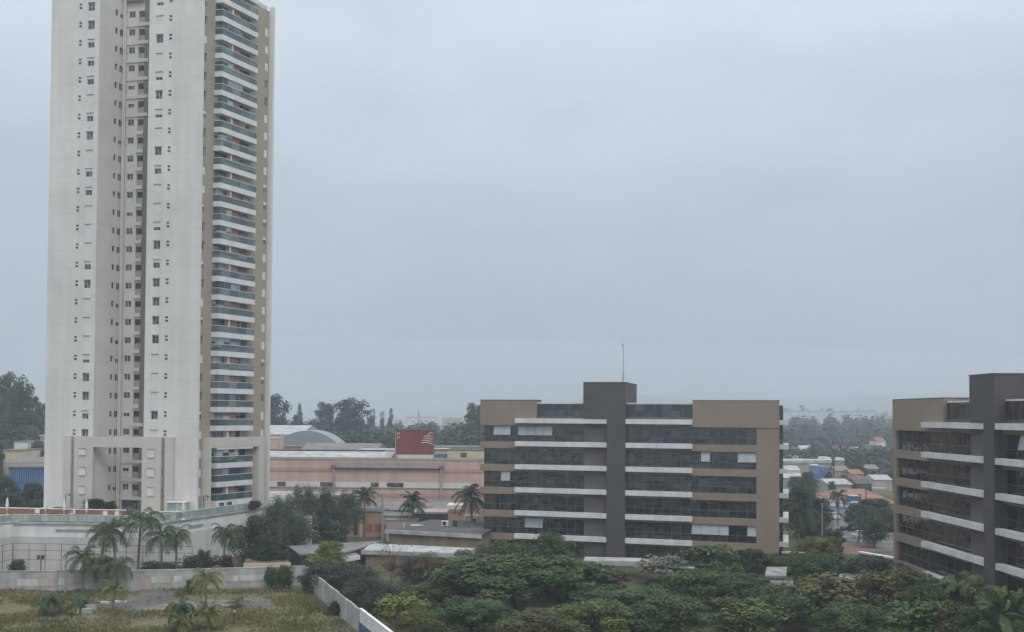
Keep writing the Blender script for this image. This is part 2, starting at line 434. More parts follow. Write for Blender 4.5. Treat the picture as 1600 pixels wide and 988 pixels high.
def window_parts(w, h, rnd, shut=None, bars=1):
    """meshes of one window in local coordinates: x along wall, -y outwards, z up from the sill; 0 = wall face"""
    fr = MB(); f = .05
    for a, b, c, d in ((0, w, 0, f), (0, w, h-f, h), (0, f, f, h-f), (w-f, w, f, h-f)):
        fr.box(a, b, .11, .16, c, d)
    for k in range(bars):
        x = w*(k+1)/(bars+1); fr.box(x-.025, x+.025, .12, .155, f, h-f)
    pn = MB(); pn.box(f, w-f, .15, .17, f, h-f)
    return fr, pn
WIN = {}
def win_mesh(kind, w, h, bars):
    key = (kind, round(w, 3), round(h, 3), bars)
    if key not in WIN:
        fr, pn = window_parts(w, h, None, bars=bars)
        a = fr.mesh(kind + '_frame'); a.materials.append(M['frame_white'])
        b = pn.mesh('pane'); b.materials.append(M['pane'])
        WIN[key] = (a, b, {})
    return WIN[key]
def put_window(root, name, pl, s0, z0, w, h, shut=0.0, bars=1, t=0.0, sill=True):
    """a window in the wall opening whose lower left corner is (s0, z0)"""
    a, b, sh = win_mesh(name, w, h, bars)
    q = pl.p(s0, t); rl = LOC[root.name]
    # local -y must be the outward normal
    rz = pl.rz()
    flip = pl.d.x*(-pl.n.y) + pl.d.y*pl.n.x < 0
    if flip:
        q = pl.p(s0+w, t); rz += math.pi
    o = link(name, a, root, (q[0]-rl[0], q[1]-rl[1], z0-rl[2]), rz)
    link('pane', b, o)
    if shut > 0:
        kk = round(shut, 2)
        if kk not in sh:
            m = MB(); m.box(.0, w, .03, .09, h*(1-kk), h); me = m.mesh('shutter'); me.materials.append(M['shutter']); sh[kk] = me
        link('shutter', sh[kk], o)
    if sill:
        if 'sill' not in sh:
            m = MB(); m.box(-.06, w+.06, -.07, .0, h, h+.07); me = m.mesh('lintel'); me.materials.append(M['sill_grey']); sh['sill'] = me
        link('lintel', sh['sill'], o)
    return o

# ------------------------------------------------------------------ apartment tower
TA = R(10.5)
u = Vector((math.cos(TA), -math.sin(TA))); nu = Vector((-math.sin(TA), -math.cos(TA)))
v = Vector((math.sin(R(28.3)), math.cos(R(28.3)))); nv = Vector((v.y, -v.x))
DECK = 7.1
ROOF = 91.0
Af = at(266, 648, 146.2)
FR = Plane((Af.x, Af.y), u, nu)
sL0, sL1, sR0, sR1 = (FR.s_at(p) for p in (72.6, 146, 224.5, 308))
tower = thing('apartment_tower', 'tall white residential tower with stacked glass balconies on its right side', 'apartment tower', (*FR.p(sR0), DECK))
rnd = random.Random(11)
SH = lambda: rnd.choice((0, 0, 0, .35, .35, .62, .62, 1, 1, 1))
NF = 27
big_w, big_h, ztop0, FL = 1.13, 1.28, 11.1, 2.9
ztops = [ztop0 + FL*k for k in range(NF+1)]
# --- left wing front
bl, sl = FR.s_at(133) - big_w/2, FR.s_at(116) - .25
br, sr = FR.s_at(241) - big_w/2, FR.s_at(258) - .25
def front_holes(bs, ss):
    hs = []
    for zt in ztops:
        if zt > ROOF - 1: continue
        hs.append((bs, bs+big_w, zt-big_h, zt))
        hs.append((ss, ss+.5, zt-.36, zt)); hs.append((ss, ss+.5, zt-.92, zt-.52))
    return hs
mb = MB(); FR.wall(mb, sL0, sL1, DECK, ROOF, front_holes(bl, sl)); mb.build('left_wing_front', M['white_wall'], tower)
mb = MB(); FR.wall(mb, sR0, sR1, DECK, ROOF, front_holes(br, sr)); mb.build('right_wing_front', M['white_wall'], tower)
for k, zt in enumerate(ztops):
    if zt > ROOF - 1: continue
    for bs, ss in ((bl, sl), (br, sr)):
        s_ = SH()
        if k < 3: s_ = rnd.choice((1, 1, .8))
        if k >= 3 or True:
            put_window(tower, 'bedroom_window', FR, bs, zt-big_h, big_w, big_h, s_)
        put_window(tower, 'bathroom_window', FR, ss, zt-.36, .5, .36, 0, 0, sill=False)
        put_window(tower, 'vent_window', FR, ss, zt-.92, .5, .40, 0, 0, sill=False)
# --- light well between the wings
PL = Plane(FR.p(sL1), v, nv)
sI = PL.s_at(183.5)
hol = []
wi = [(PL.s_at(171.0), .50, .95), (PL.s_at(178.2), .85, 1.05)]
for zt in ztops:
    if zt > ROOF - 1: continue
    for s_, w_, h_ in wi: hol.append((s_, s_+w_, zt-h_, zt))
mb = MB(); PL.wall(mb, 0, sI, DECK, ROOF, hol); mb.build('light_well_side_wall', M['pale_grey_wall'], tower)
for zt in ztops:
    if zt > ROOF - 1: continue
    put_window(tower, 'narrow_window', PL, wi[0][0], zt-.95, .5, .95, 0, 0, sill=False)
    put_window(tower, 'light_well_window', PL, wi[1][0], zt-1.05, .85, 1.05, rnd.choice((0, 0, 0, .4)), 1, sill=False)
BK = Plane(PL.p(sI), u, nu)
sB1, sB2, sB3, sB4 = BK.s_at(190), BK.s_at(208), BK.s_at(218), BK.s_at(228)
dz0 = BK.O.length/F
def bz(py): return EYE - (py-644.2)*(BK.O.y/F)
hol = []
sw0 = BK.s_at(192.4); sww = BK.s_at(202.3) - sw0
zg = [11.2 + FL*k for k in range(NF)]
for z_ in zg:
    if z_ > ROOF-2: continue
    hol.append((sw0, sw0+sww, z_-1.0, z_)); hol.append((sB2, sB3, z_-2.0, z_-.05))
mb = MB(); BK.wall(mb, 0, sB3, DECK, ROOF, hol, .25); mb.build('light_well_back_wall', M['pale_grey_wall'], tower)
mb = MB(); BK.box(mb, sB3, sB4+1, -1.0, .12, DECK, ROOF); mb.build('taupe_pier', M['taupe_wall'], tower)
mb = MB(); BK.box(mb, BK.s_at(185.0), sB1, .01, .35, DECK, ROOF); mb.build('pilaster', M['beige_wall'], tower)
for k, z_ in enumerate(zg):
    if z_ > ROOF-2: continue
    put_window(tower, 'service_window', BK, sw0, z_-1.0, sww, 1.0, rnd.choice((0, 0, 0, 0, .4)), 1, sill=False)
    gm = MB(); BK.box(gm, sB2-.1, sB3+.1, -1.6, -1.5, z_-2.2, z_+.1)
    g = gm.build('service_gallery', M['taupe_wall'], tower)
    gm = MB(); BK.box(gm, sB2+.15, sB2+.8, -1.49, -1.44, z_-1.95, z_-.15); gm.build('door', M['pane'], g)
    gm = MB(); BK.box(gm, sB2+.02, sB3-.02, -.14, -.10, z_-2.0, z_-1.0); gm.build('gallery_rail', M['metal_grey'], g)
    gm = MB(); BK.box(gm, sB2-.05, sB3+(.0 if 4 < k < 21 else .75), .0, .28, z_-2.55, z_-2.0); gm.build('ledge', M['pale_grey_wall'], g)
    if k < 4 or k > 20:
        gm = MB(); BK.box(gm, sB1+.02, sB2-.06, .0, .14, z_-2.55, z_-2.0); gm.build('ledge', M['pale_grey_wall'], g)
# --- taupe head of the light well, roof
mb = MB(); BK.box(mb, sB1+.05, sB3-.02, .30, .5, 88.0, ROOF-.1); mb.build('taupe_header', M['taupe_wall'], tower)
# --- side facing the camera's right
ins = .55
OT = Vector(FR.p(sR1)) - u*ins
TS = Plane((OT.x, OT.y), v, nv)
s_w0, s_w1 = TS.s_at(309.2), TS.s_at(315.4)
s_b0 = TS.s_at(328)
s_f0, s_f1 = TS.s_at(407.2), TS.s_at(412.2)
s_e = TS.s_at(413.8)
proj = (TS.O + TS.d*s_b0)
# outward reach of the balconies along u so that the near corner stands in column 340
q = Plane((proj.x, proj.y), u, nu); reach = q.s_at(340)
tr = reach*(u.dot(nv))
BF = Plane((TS.O + u*reach), v, nv)        # the balcony front line
s_c = s_b0; s_d = BF.s_at(396)
hol = []
side_top = 89.6
zs_side = [zt for zt in ztops if zt < side_top-1]
for zt in zs_side:
    hol.append((s_w0, s_w1, zt-1.3, zt)); hol.append((s_f0, s_f1, zt-1.3, zt))
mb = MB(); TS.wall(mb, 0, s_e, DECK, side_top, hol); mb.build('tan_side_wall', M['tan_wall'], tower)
for k, zt in enumerate(zs_side):
    put_window(tower, 'side_window', TS, s_w0, zt-1.3, s_w1-s_w0, 1.3, rnd.choice((0, 0, .35, .5, 1, 1)) if k > 2 else 1, 1)
    put_window(tower, 'rear_side_window', TS, s_f0, zt-1.3, s_f1-s_f0, 1.3, rnd.choice((0, .4, 1, 1, 1)), 1, sill=False)
mb = MB(); mb.prism([FR.p(sR1-.003, -.004), (FR.O + u*(sR1-.003) + v*.45)[:], (FR.O + u*(sR1-ins-.2) + v*.45)[:], FR.p(sR1-ins-.2, -.004)], DECK, ROOF-.005)
mb.build('wing_edge', M['white_wall'], tower)
# white fin at the rear corner
FE = Plane(TS.p(s_e), u, nu)
fin_len = FE.s_at(419.6)
mb = MB(); FE.box(mb, -.05, fin_len, -.7, 0, DECK, 90.3); mb.build('rear_fin', M['white_wall'], tower)
# body behind everything and roof
mb = MB()
b0 = FR.O + u*(sL0) ; b1 = FR.O + u*sL1
mb.prism([FR.p(sL0, -.3), FR.p(sL1-.3, -.3), tuple(PL.O + v*(sI+2.0) - u*.3), tuple(PL.O + v*(sI+14) - u*.3), tuple(FR.O+u*sL0+v*24)], DECK, ROOF-.2)
mb.prism([tuple(BK.O+v*1.7-u*.2), tuple(BK.O+u*(sR0-sL1+.4)+v*1.7), tuple(FR.O+u*(sR0+.25)+v*.5), tuple(FR.O+u*(sR1-ins-.3)+v*.5), tuple(TS.O+v*.35-u*.30), tuple(TS.O+v*(s_e-.1)-u*.3), tuple(TS.O+v*(s_e-.1)-u*22), tuple(BK.O+v*14-u*.2)], DECK, ROOF-.6)
mb.build('rear_walls', M['pale_grey_wall'], tower)
mb = MB(); mb.prism([FR.p(sL0+.003, -.004), tuple(FR.O+u*sL0+v*.28), tuple(FR.O+u*sL0+v*24), tuple(FR.O+u*(sL0-.25)+v*24), FR.p(sL0-.25, -.004)], DECK, ROOF-.005)
mb.build('left_end_wall', M['white_wall'], tower)
# --- balconies
slab_b = [83.5 - FL*j for j in range(-1, 27)]
sm1, sm2, sm3 = .36, .60, .84
Lb = s_d - s_c
for j, zb in enumerate(slab_b):
    top = zb + .82
    mb = MB()
    P0, P1 = TS.O + v*s_c, TS.O + v*s_d
    E = u*reach
    mb.prism([tuple(P0), tuple(P0+E), tuple(P1+E), tuple(P1)], zb if j < len(slab_b)-1 else DECK, top)
    bal = mb.build('balcony', M['white'], tower)
    mb = MB(); e2 = u*(reach-.06); e3 = u*(reach-.11)
    mb.prism([tuple(P0+v*.06), tuple(P0+v*.06+e2), tuple(P1+e2), tuple(P1+e3), tuple(P0+v*.11+e3), tuple(P0+v*.11)], top+.03, top+.98)
    mb.build('glass_balustrade', M['bal_rail_glass'], bal)
    mb = MB(); e2 = u*(reach-.03); e3 = u*(reach-.13)
    mb.prism([tuple(P0+v*.03), tuple(P0+v*.03+e2), tuple(P1+e2), tuple(P1+e3), tuple(P0+v*.13+e3), tuple(P0+v*.13)], top+.98, top+1.06)
    mb.build('handrail', M['frame_white'], bal)
    # glazing of the room behind, brick panel, post
    ceil = zb + FL
    def seg(a, b, t0, t1, nm, mt, z0=top, z1=None):
        m_ = MB(); TS.box(m_, s_c+Lb*a, s_c+Lb*b, t0, t1, z0, z1 or ceil); return m_.build(nm, mt, bal)
    seg(.02, sm1-.02, .02, .08, 'sliding_window', M['bal_glass'])
    seg(sm1-.015, sm1+.015, .02, reach*.8, 'post', M['white'])
    seg(sm1+.03, sm2, .02, reach*.62, 'brick_panel', M['brick'])
    seg(sm2+.01, .97, .02, .07, 'sliding_window', M['bal_glass'])
    if rnd.random() < .5:   # drawn blinds behind the screen glass on some floors
        a = rnd.choice((.05, .62, .70, .16)); seg(a, a+rnd.uniform(.12, .25), .10, .14, 'blind', M['shutter'])
    if rnd.random() < .75:  # glazed-in balcony
        m_ = MB(); e2 = u*(reach-.14); e3 = u*(reach-.17)
        b_ = rnd.choice((.34, .34, .98, .6))
        m_.prism([tuple(P0+v*.12), tuple(P0+v*.12+e2), tuple(P0+v*Lb*b_+e2), tuple(P0+v*Lb*b_+e3), tuple(P0+v*.15+e3), tuple(P0+v*.15)], top+1.0, ceil-.02)
        if b_ < .9: m_.build('glazed_screen', M['bal_glass'], bal)
mb = MB(); P0, P1 = TS.O + v*(s_c), TS.O + v*s_d
mb.prism([tuple(P0), tuple(P0+u*(reach+.05)), tuple(P1+u*(reach+.05)), tuple(P1)], 86.4+FL-.35, 91.0); mb.build('balcony_parapet', M['white_wall'], tower)
# --- beige portal frames round the three lowest floors
PT, PB = 18.75, 17.1
def fseg(mb, pa, pb, z0, z1, t0=.005, t1=.5):
    FR.box(mb, FR.s_at(pa, .5, 760), FR.s_at(pb, .5, 760), t0, t1, z0, z1)
mb = MB()
fseg(mb, 98.5, 109.5, DECK, PT-.002); fseg(mb, 114.6, 144.2, DECK, PB); fseg(mb, 221.0, 250.6, DECK, PB); fseg(mb, 256.6, 269.6, DECK, PT-.002)
fseg(mb, 114.6, 250.6, PB, PT)
mb.build('front_portal', M['beige_wall'], tower)
for a_, b_ in ((109.5, 114.6), (250.6, 256.6)):
    mb = MB(); fseg(mb, a_, b_, DECK, PT-.1, .004, .05); mb.build('portal_slot', M['slot_paint'], tower)
for k in range(3):
    for pxc in (128.5, 236):
        s_ = FR.s_at(pxc, .5, 740) - big_w/2
        put_window(tower, 'portal_window', FR, s_, ztops[k]-big_h, big_w, big_h, rnd.choice((1, 1, .85)), 1, t=.68, sill=True)
    for pxc in (112, 253.5):
        s_ = FR.s_at(pxc, .05, 740) - .2
        put_window(tower, 'slot_window', FR, s_, ztops[k]-.95, .42, .95, 0, 0, t=.22, sill=False)
r3 = reach + .04
OP = Plane(TS.O + u*r3, v, nv)
p_s = TS.s_at(315.2, 0, 740); p_e0, p_e1 = OP.s_at(404.5, 0, 740), OP.s_at(412.6, 0, 740)
mb = MB()
def vseg(a, b, z0, z1, o0=0.02, o1=r3):
    P0, P1 = TS.O + v*a, TS.O + v*b
    mb.prism([tuple(P0+u*o0), tuple(P0+u*o1), tuple(P1+u*o1), tuple(P1+u*o0)], z0, z1)
vseg(p_s, p_s+.30, DECK, PB); vseg(p_e0, p_e1, DECK, PB); vseg(p_s, p_e1, PB, PT-.1)
mb.build('side_portal', M['beige_wall'], tower)
# --- ground-floor doors and openings of the tower
mb = MB(); BK.box(mb, sB1+.3, sB3, .02, .10, DECK, DECK+2.0); mb.build('entrance', M['pane'], tower)
for px_ in (346, 358):
    P0 = TS.O + u*reach; pl = Plane(P0, v, nv); s_ = pl.s_at(px_, 0, 795)
    m_ = MB(); pl.box(m_, s_-.5, s_+.5, .01, .06, DECK+.1, DECK+1.5); m_.build('ground_floor_window', M['pane'], tower)

# ------------------------------------------------------------------ podium with pool deck
dk = [onz(-70, 826, DECK), onz(20, 815.5, DECK), onz(236, 818, DECK), onz(398, 795, DECK)]
pod = thing('podium_building', 'white windowless podium wall carrying the pool deck below the tower', 'podium', (*dk[1].xy, 0))
poly = [tuple(p.xy) for p in dk] + [(-30, 190), (-70, 190), (-76, 151), (-110, 151), (-110, 134)]
mb = MB(); mb.prism(poly, DECK-.30, DECK); mb.build('deck', M['concrete_light'], pod)
cen = Vector((-66, 148))
def inset(p, d): q = Vector(p[:2]); r_ = (cen-q).normalized(); return tuple(q + r_*d)
mb = MB(); mb.prism([inset(p, .25) for p in poly], 5.05, DECK-.30); mb.build('upper_wall', M['white_dirty'], pod)
mb = MB(); mb.prism([inset(p, .18) for p in poly], 0, 5.05); mb.build('lower_wall', M['podium_lower'], pod)
def edge(i): 
    a, b = Vector(dk[i].xy), Vector(dk[i+1].xy); d = (b-a).normalized(); n_ = Vector((d.y, -d.x))
    if n_.y > 0: n_ = -n_
    return Plane(a, d, n_), (b-a).length
for i in range(3):
    pl, Ln = edge(i)
    n_ = max(2, int(Ln/1.25))
    m_ = MB(); pl.box(m_, .05, Ln-.05, -.16, -.13, DECK+.12, DECK+1.0); m_.build('glass_railing', M['glass_green'], pod)
    m_ = MB(); pl.box(m_, 0, Ln, -.20, -.10, DECK+1.0, DECK+1.07); m_.build('handrail', M['white'], pod)
    for k in range(n_+1):
        s_ = min(Ln-.03, max(.03, Ln*k/n_)); m_ = MB(); pl.box(m_, s_-.03, s_+.03, -.125, -.07, DECK, DECK+1.0); m_.build('post', M['metal_grey'], pod)
pl, Ln = edge(1)
for a, b in ((86, 146), (198, 214)):
    m_ = MB(); pl.box(m_, pl.s_at(a, 0, 830), pl.s_at(b, 0, 830), -.30, -.15, 5.75, 6.12); m_.build('vent_louvre', M['metal_grey'], pod)
pl, Ln = edge(2)
m_ = MB(); pl.box(m_, pl.s_at(296, 0, 830), pl.s_at(319, 0, 830), -.35, -.12, 5.55, 5.95); m_.build('vent_louvre', M['metal_grey'], pod)
# pool on the deck
mb = MB()
pl, Ln = edge(1)
pl.box(mb, .6, pl.s_at(176, 0, 810), -2.6, -.5, DECK+.004, DECK+.14)
struct(mb.build('pool_water', M['water']))
# brown planter walls on the deck
def deckwall(pa, pya, pb, pyb, dep, z1, name, label, cat, mt):
    a, b = onz(pa, pya, DECK), onz(pb, pyb, DECK)
    d = (b-a).xy.normalized(); pl = Plane(a.xy, d, (d.y, -d.x))
    m_ = MB(); L_ = (b-a).xy.length
    nseg = max(3, int(L_/2.4))
    root = thing(name, label, cat, (a.x, a.y, DECK))
    for k in range(nseg):
        pass
    pl.box(m_, 0, L_, -dep, 0, DECK, DECK+z1); m_.build('wall', mt, root)
    m_ = MB(); pl.box(m_, -.05, L_+.05, -dep-.05, .05, DECK+z1, DECK+z1+.08); m_.build('coping', M['white'], root)
    m_ = MB()
    for k in range(nseg): pl.box(m_, L_*(k+.5)/nseg-.18, L_*(k+.5)/nseg+.18, .002, .05, DECK+.1, DECK+z1-.1)
    m_.build('pilaster_strip', M['taupe_wall'], root)
    return root
deckwall(-30, 803.5, 205, 808.5, .5, .95, 'planter_wall', 'long brown planter wall with white coping along the pool deck', 'planter wall', M['terracotta'])
deckwall(232, 810, 291, 808, .5, .8, 'planter_wall', 'short orange-brown planter wall by the right wing of the tower', 'planter wall', M['terracotta'])
deckwall(330, 803, 396, 789, .5, .45, 'planter_wall', 'low ochre planter edge below the side balconies', 'planter wall', M['cream'])

def parasol(px, py, label):
    p = onz(px, py, DECK)
    r = thing('closed_parasol', label, 'parasol', p, 'closed white parasols on the pool deck')
    m_ = MB(); m_.tube([p, p+Vector((0, 0, 2.5))], .04, 6); m_.build('pole', M['white'], r)
    m_ = MB(); m_.tube([p+Vector((0, 0, z)) for z in (.75, .95, 1.5, 2.1, 2.4, 2.6)], [.10, .22, .24, .17, .10, .02], 8); m_.build('folded_canopy', M['white'], r, True)
    m_ = MB(); m_.tube([p+Vector((0, 0, z)) for z in (0, .12)], [.3, .26], 10); m_.build('base', M['white'], r)
parasol(11, 805, 'closed white parasol at the far left end of the deck')
parasol(71, 806, 'closed white parasol just left of the tower\'s left corner')
parasol(100, 807, 'closed white parasol in front of the beige portal\'s left edge')
parasol(135, 808, 'closed white parasol nearest the shrubs of the light well')
parasol(286, 812, 'closed white parasol by the right wing, alone on that side')

def deck_lamp(px, py, h, label):
    p = onz(px, py, DECK)
    r = thing('deck_lamp', label, 'lamp post', p, 'dark hook-armed lamp posts round the tower')
    m_ = MB(); m_.tube([p, p+Vector((0, 0, h))], .05, 6); m_.build('post', M['metal_dark'], r)
    m_ = MB(); m_.tube([p+Vector((0, 0, h)), p+Vector((.35, -.1, h+.12)), p+Vector((.7, -.2, h))], .045, 6); m_.build('arm', M['metal_dark'], r)
    m_ = MB(); m_.box(p.x+.5, p.x+.9, p.y-.35, p.y-.1, p.z+h-.12, p.z+h-.02); m_.build('lamp_head', M['metal_dark'], r)
deck_lamp(102, 803, 2.9, 'dark hook lamp post at the left leg of the front portal')
deck_lamp(251, 803, 2.6, 'dark hook lamp post at the right leg of the front portal')
deck_lamp(318, 803, 2.7, 'dark hook lamp post beside the tan side wall')
deck_lamp(341, 798, 2.5, 'dark hook lamp post in front of the white ground floor')
deck_lamp(376, 790, 2.3, 'dark hook lamp post under the far end of the balconies')

def plastic_chair(px, py, label, mt, rz):
    p = onz(px, py, DECK)
    r = thing('deck_chair', label, 'chair', p, 'chairs on the pool deck'); r.rotation_euler = (0, 0, rz)
    m_ = MB(); m_.box(-.3, .3, -.3, .3, .40, .46)
    def b(mb, n): 
        o = mb.mesh(n); o.materials.append(mt); link(n, o, r)
    b(m_, 'seat')
    m_ = MB(); m_.prism([(-.3, .26), (.3, .26), (.3, .32), (-.3, .32)], .46, 1.0); b(m_, 'backrest')
    for x, y in ((-.27, -.27), (.27, -.27), (-.27, .27), (.27, .27)):
        m_ = MB(); m_.box(x-.03, x+.03, y-.03, y+.03, 0, .40); b(m_, 'leg')
    for x in (-.3, .3):
        m_ = MB(); m_.box(x-.03, x+.03, -.3, .26, .64, .68); b(m_, 'armrest')
M['coral'] = mat('coral_cushion', (.45, .10, .08), .8, .05)
for px_, py_, lb, mt_, rz in ((58, 806, 'white chair left of the red seat on the pool deck', 'white', .4), (84, 806, 'red cushioned seat on the pool deck', 'coral', 0),
                         (113, 807, 'white chair right of the red seat on the pool deck', 'white', -.5), (164, 810, 'white chair near the palms at the deck railing', 'white', .3), (184, 810, 'white chair rightmost of the row, half behind the tall palms', 'white', .9)):
    plastic_chair(px_, py_, lb, M[mt_], rz)
# small glass guard hut at the foot of the right wing
p = onz(275, 806, DECK)
gh = thing('glass_porch', 'small white-framed glass porch at the foot of the right wing', 'porch', p)
m_ = MB(); m_.box(p.x-1.3, p.x+1.3, p.y, p.y+1.6, DECK, DECK+1.9); m_.build('glass_wall', M['glass_green'], gh)
m_ = MB()
m_.box(p.x-1.45, p.x+1.45, p.y-.15, p.y+1.7, DECK+1.9, DECK+2.05)
m_.build('roof', M['white'], gh)
for dx in (-1.38, 0, 1.32):
    m_ = MB(); m_.box(p.x+dx, p.x+dx+.08, p.y-.06, p.y-.01, DECK, DECK+1.9); m_.build('frame_post', M['white'], gh)

# ------------------------------------------------------------------ office blocks
OF_TOP = 21.96
def office(name, label, P, d, n, cols, ztop_block, zcore, root_extra, n_mull, panes_l, panes_r, depth=15, closed_left=False, gmat='off_glass'):
    """cols: distances along the facade: end, block end, ledge start, glazing end, core start, core end, ledge end, right glazing end, right end"""
    pl = Plane(P, d, n)
    s0, sbl, sw1, sg, sc0, sc1, sw2, sge, se = cols
    root = thing(name, label, 'office building', (*pl.p(sc0), 0))
    B = lambda nm, mt, parts, par=root: (lambda mb: ([pl.box(mb, *p) for p in parts], mb.build(nm, M[mt], par))[1])(MB())
    F_ = [OF_TOP - 3.7*k for k in range(6)]              # tops of the white ledges
    win = [(max(.25, 18.15-3.7*k), 20.80-3.7*k) for k in range(6)]
    wl0 = s0 + (1.0 if closed_left else .55)
    # dark body behind the glass
    mb = MB(); pl.box(mb, s0+.8, se-.6, -depth, -.62, 0, 22.0); body = mb.build('rear_body', M['off_brown'], root)
    B('roof_slab', 'roof_grey', [(s0+.5, se-.4, -depth-.2, -.45, 22.0, 22.25)])
    # spandrels
    for k, (a, b) in enumerate(win):
        top_ = a
        nxt = win[k+1][1] if k < 5 else 0
        if k < 5 or top_ - nxt > .3:
            B('spandrel', 'off_tan', [(s0, sg, -.6, 0, nxt, a)])
            B('spandrel', 'off_tan', [(sc1, sge, -.6, 0, nxt, a)])
    B('head_wall', 'off_tan', [(s0, sbl, -3, .12, win[0][1], ztop_block)])
    B('head_wall', 'off_tan', [(sbl, sg, -.6, 0, win[0][1], 22.0)])
    B('head_wall', 'off_tan', [(sw2, se, -3, .12, win[0][1], ztop_block)])
    B('head_wall', 'off_tan', [(sc1, sw2, -.6, 0, win[0][1], 22.0)])
    for a, b in ((s0, sbl), (sw2, se)):
        B('coping', 'off_grey', [(a-.04, b+.04, -3.04, .16, ztop_block, ztop_block+.10)])
    if closed_left:
        B('end_pier', 'off_tan', [(s0+.002, wl0, -.598, .0-.002, 0, win[0][1])])
    B('end_wall', 'off_tan', [(s0+.01, s0+.5, -depth, -.65 if not closed_left else -.6, 0 if closed_left else win[0][1], 22.2)])
    B('end_pier', 'off_tan', [(sge, se, -2.4, .0, 0, win[0][1])])
    # glazing strips
    for k, (a, b) in enumerate(win):
        for side, (x0, x1) in enumerate(((wl0, sg), (sc1, sge))):
            g = B('window_strip', gmat, [(x0, x1, -.50, -.42, a, b)])
            mb = MB(); cnt = max(3, round((x1-x0)/n_mull)); 
            for i in range(cnt+1):
                x = x0 + (x1-x0)*i/cnt
                x = min(max(x, x0+.03), x1-.03)
                pl.box(mb, x-.03, x+.03, -.418, -.36, a, b)
            zt = a + (b-a)*.40
            pl.box(mb, x0+.03, x1-.03, -.417, -.355, zt-.03, zt+.03)
            pl.box(mb, x0+.03, x1-.03, -.417, -.357, a, a+.06); pl.box(mb, x0+.03, x1-.03, -.417, -.357, b-.06, b)
            mb.build('mullions', M['mullion'], g)
            for kk, pa, pb in (panes_l if side == 0 else panes_r):
                if kk != k: continue
                xa, xb = pl.s_at(pa), pl.s_at(pb)
                c = max(1, round((xb-xa)/n_mull))
                for i in range(c):
                    ya, yb = xa+(xb-xa)*i/c+.02, xa+(xb-xa)*(i+1)/c-.02
                    q0, q1 = pl.p(ya, -.34), pl.p(yb, -.34); q2, q3 = pl.p(yb, -.02), pl.p(ya, -.02)
                    m_ = MB(); zlo, zhi = zt+.05, b-.08
                    th = Vector((pl.n.x, pl.n.y))*.04
                    m_.v = [(*q3, zlo), (*q2, zlo), (*q1, zhi), (*q0, zhi)]
                    m_.v += [(x+th.x, y+th.y, z) for x, y, z in m_.v]
                    m_.f = [(0, 1, 2, 3), (7, 6, 5, 4), (0, 4, 5, 1), (1, 5, 6, 2), (2, 6, 7, 3), (3, 7, 4, 0)]
                    m_.build('open_pane', M['open_pane'], g)
    # grey wall and core
    B('grey_brown_wall', 'off_brown', [(sg, sc0, -.6, .02, 0, 22.0)])
    B('core', 'off_grey', [(sc0, sc1, -5, .95, 0, zcore)])
    B('penthouse', 'off_grey', [(sg + (1.6 if closed_left else 0), sc0-.002, -11, .94, 22.002, zcore-.02)])
    B('penthouse_side', 'off_grey', [(sc0+.002, sc1-.02, -11, -5.002, 22.3, zcore-.02)])
    B('coping', 'off_brown', [(sg + (1.55 if closed_left else -.05), sc1+.05, -11.05, 1.0, zcore, zcore+.10)])
    # glazed parapets with white coping
    for a, b in ((sbl+.02, sg-.02), (sc1+.02, sw2-.02)):
        g = B('parapet_glass', gmat, [(a, b, -.9, -.35, 22.26, ztop_block-.55)])
        mb = MB(); cnt = max(2, round((b-a)/1.37))
        pl.box(mb, a, b, -.349, -.32, 22.262, 22.33)
        for i in range(1, cnt): x = a+(b-a)*i/cnt; pl.box(mb, x-.02, x+.02, -.348, -.31, 22.27, ztop_block-.55)
        mb.build('mullions', M['mullion'], g)
        B('parapet_coping', 'white', [(a, b, -1.1, -.3, ztop_block-.549, ztop_block-.35)])
    # white ledges
    for k, z in enumerate(F_):
        for a, b in ((sw1, sc0-.02), (sc1+.02, sw2)):
            B('white_ledge', 'ledge', [(a, b, .025, .85, z-(.68 if closed_left else .76), z)])
    return pl, root, win, F_

# front block
Pb = at(964, 750, 150.6); AB = R(16.0)
dB = Vector((math.cos(AB), -math.sin(AB))); nB = Vector((-math.sin(AB), -math.cos(AB)))
tmp = Plane(Pb.xy, dB, nB)
cols = [tmp.s_at(p, 0, 750) for p in (750, 838, 806, 912.5, 949.5, 978, 1082, 1182, 1217.5)]
pl1, off1, win1, led1 = office('office_block', 'low tan office block with grey core and roof mast, seen front on in the middle', Pb.xy, dB, nB, cols, 24.85, 27.65, None, 1.37,
    [(0, 771, 798), (0, 809.5, 863), (2, 783, 797.5), (4, 821, 849)], [(1, 1095.4, 1109.6), (1, 1152.6, 1181.7), (4, 1081, 1139), (4, 1168, 1182)])
# right-hand end of the front block: dark glass and white balcony slabs
RE = Plane(pl1.p(cols[8], -2.4), -nB, dB)
sgl = 9.5
for k in range(6):
    a, b = win1[k]
    m_ = MB(); RE.box(m_, .6, sgl, -.3, .55, max(.02, a-.9), b+ .9 if k else 24.2); g = m_.build('side_glazing', M['off_glass'], off1)
    z = led1[k]
    m_ = MB(); RE.box(m_, -.02, sgl+.3, .003, 1.35, z-.72, z); m_.build('side_balcony', M['ledge'], off1)
# right block
Px = 52.0
dR = Vector((0.012, -1)).normalized(); nR = Vector((-1, -0.012)).normalized()
tmp = Plane((Px, 110), dR, nR)
c2 = [tmp.s_at(p, t_, 740) for p, t_ in ((1396, 0), (1474, .12), (1439, .85), (1517, 0), (1537.5, .9), (1553, .95))]
Lr = c2[5]
cols2 = c2 + [Lr+13, Lr+24, Lr+28]
pl2, off2, win2, led2 = office('office_block', 'tan office block with grey core cut off by the right edge of the view', (Px, 110), dR, nR, cols2, 24.85, 27.2, None, 2.2,
    [], [(0, 1590, 1599.5)], closed_left=True, gmat='off_glass2')
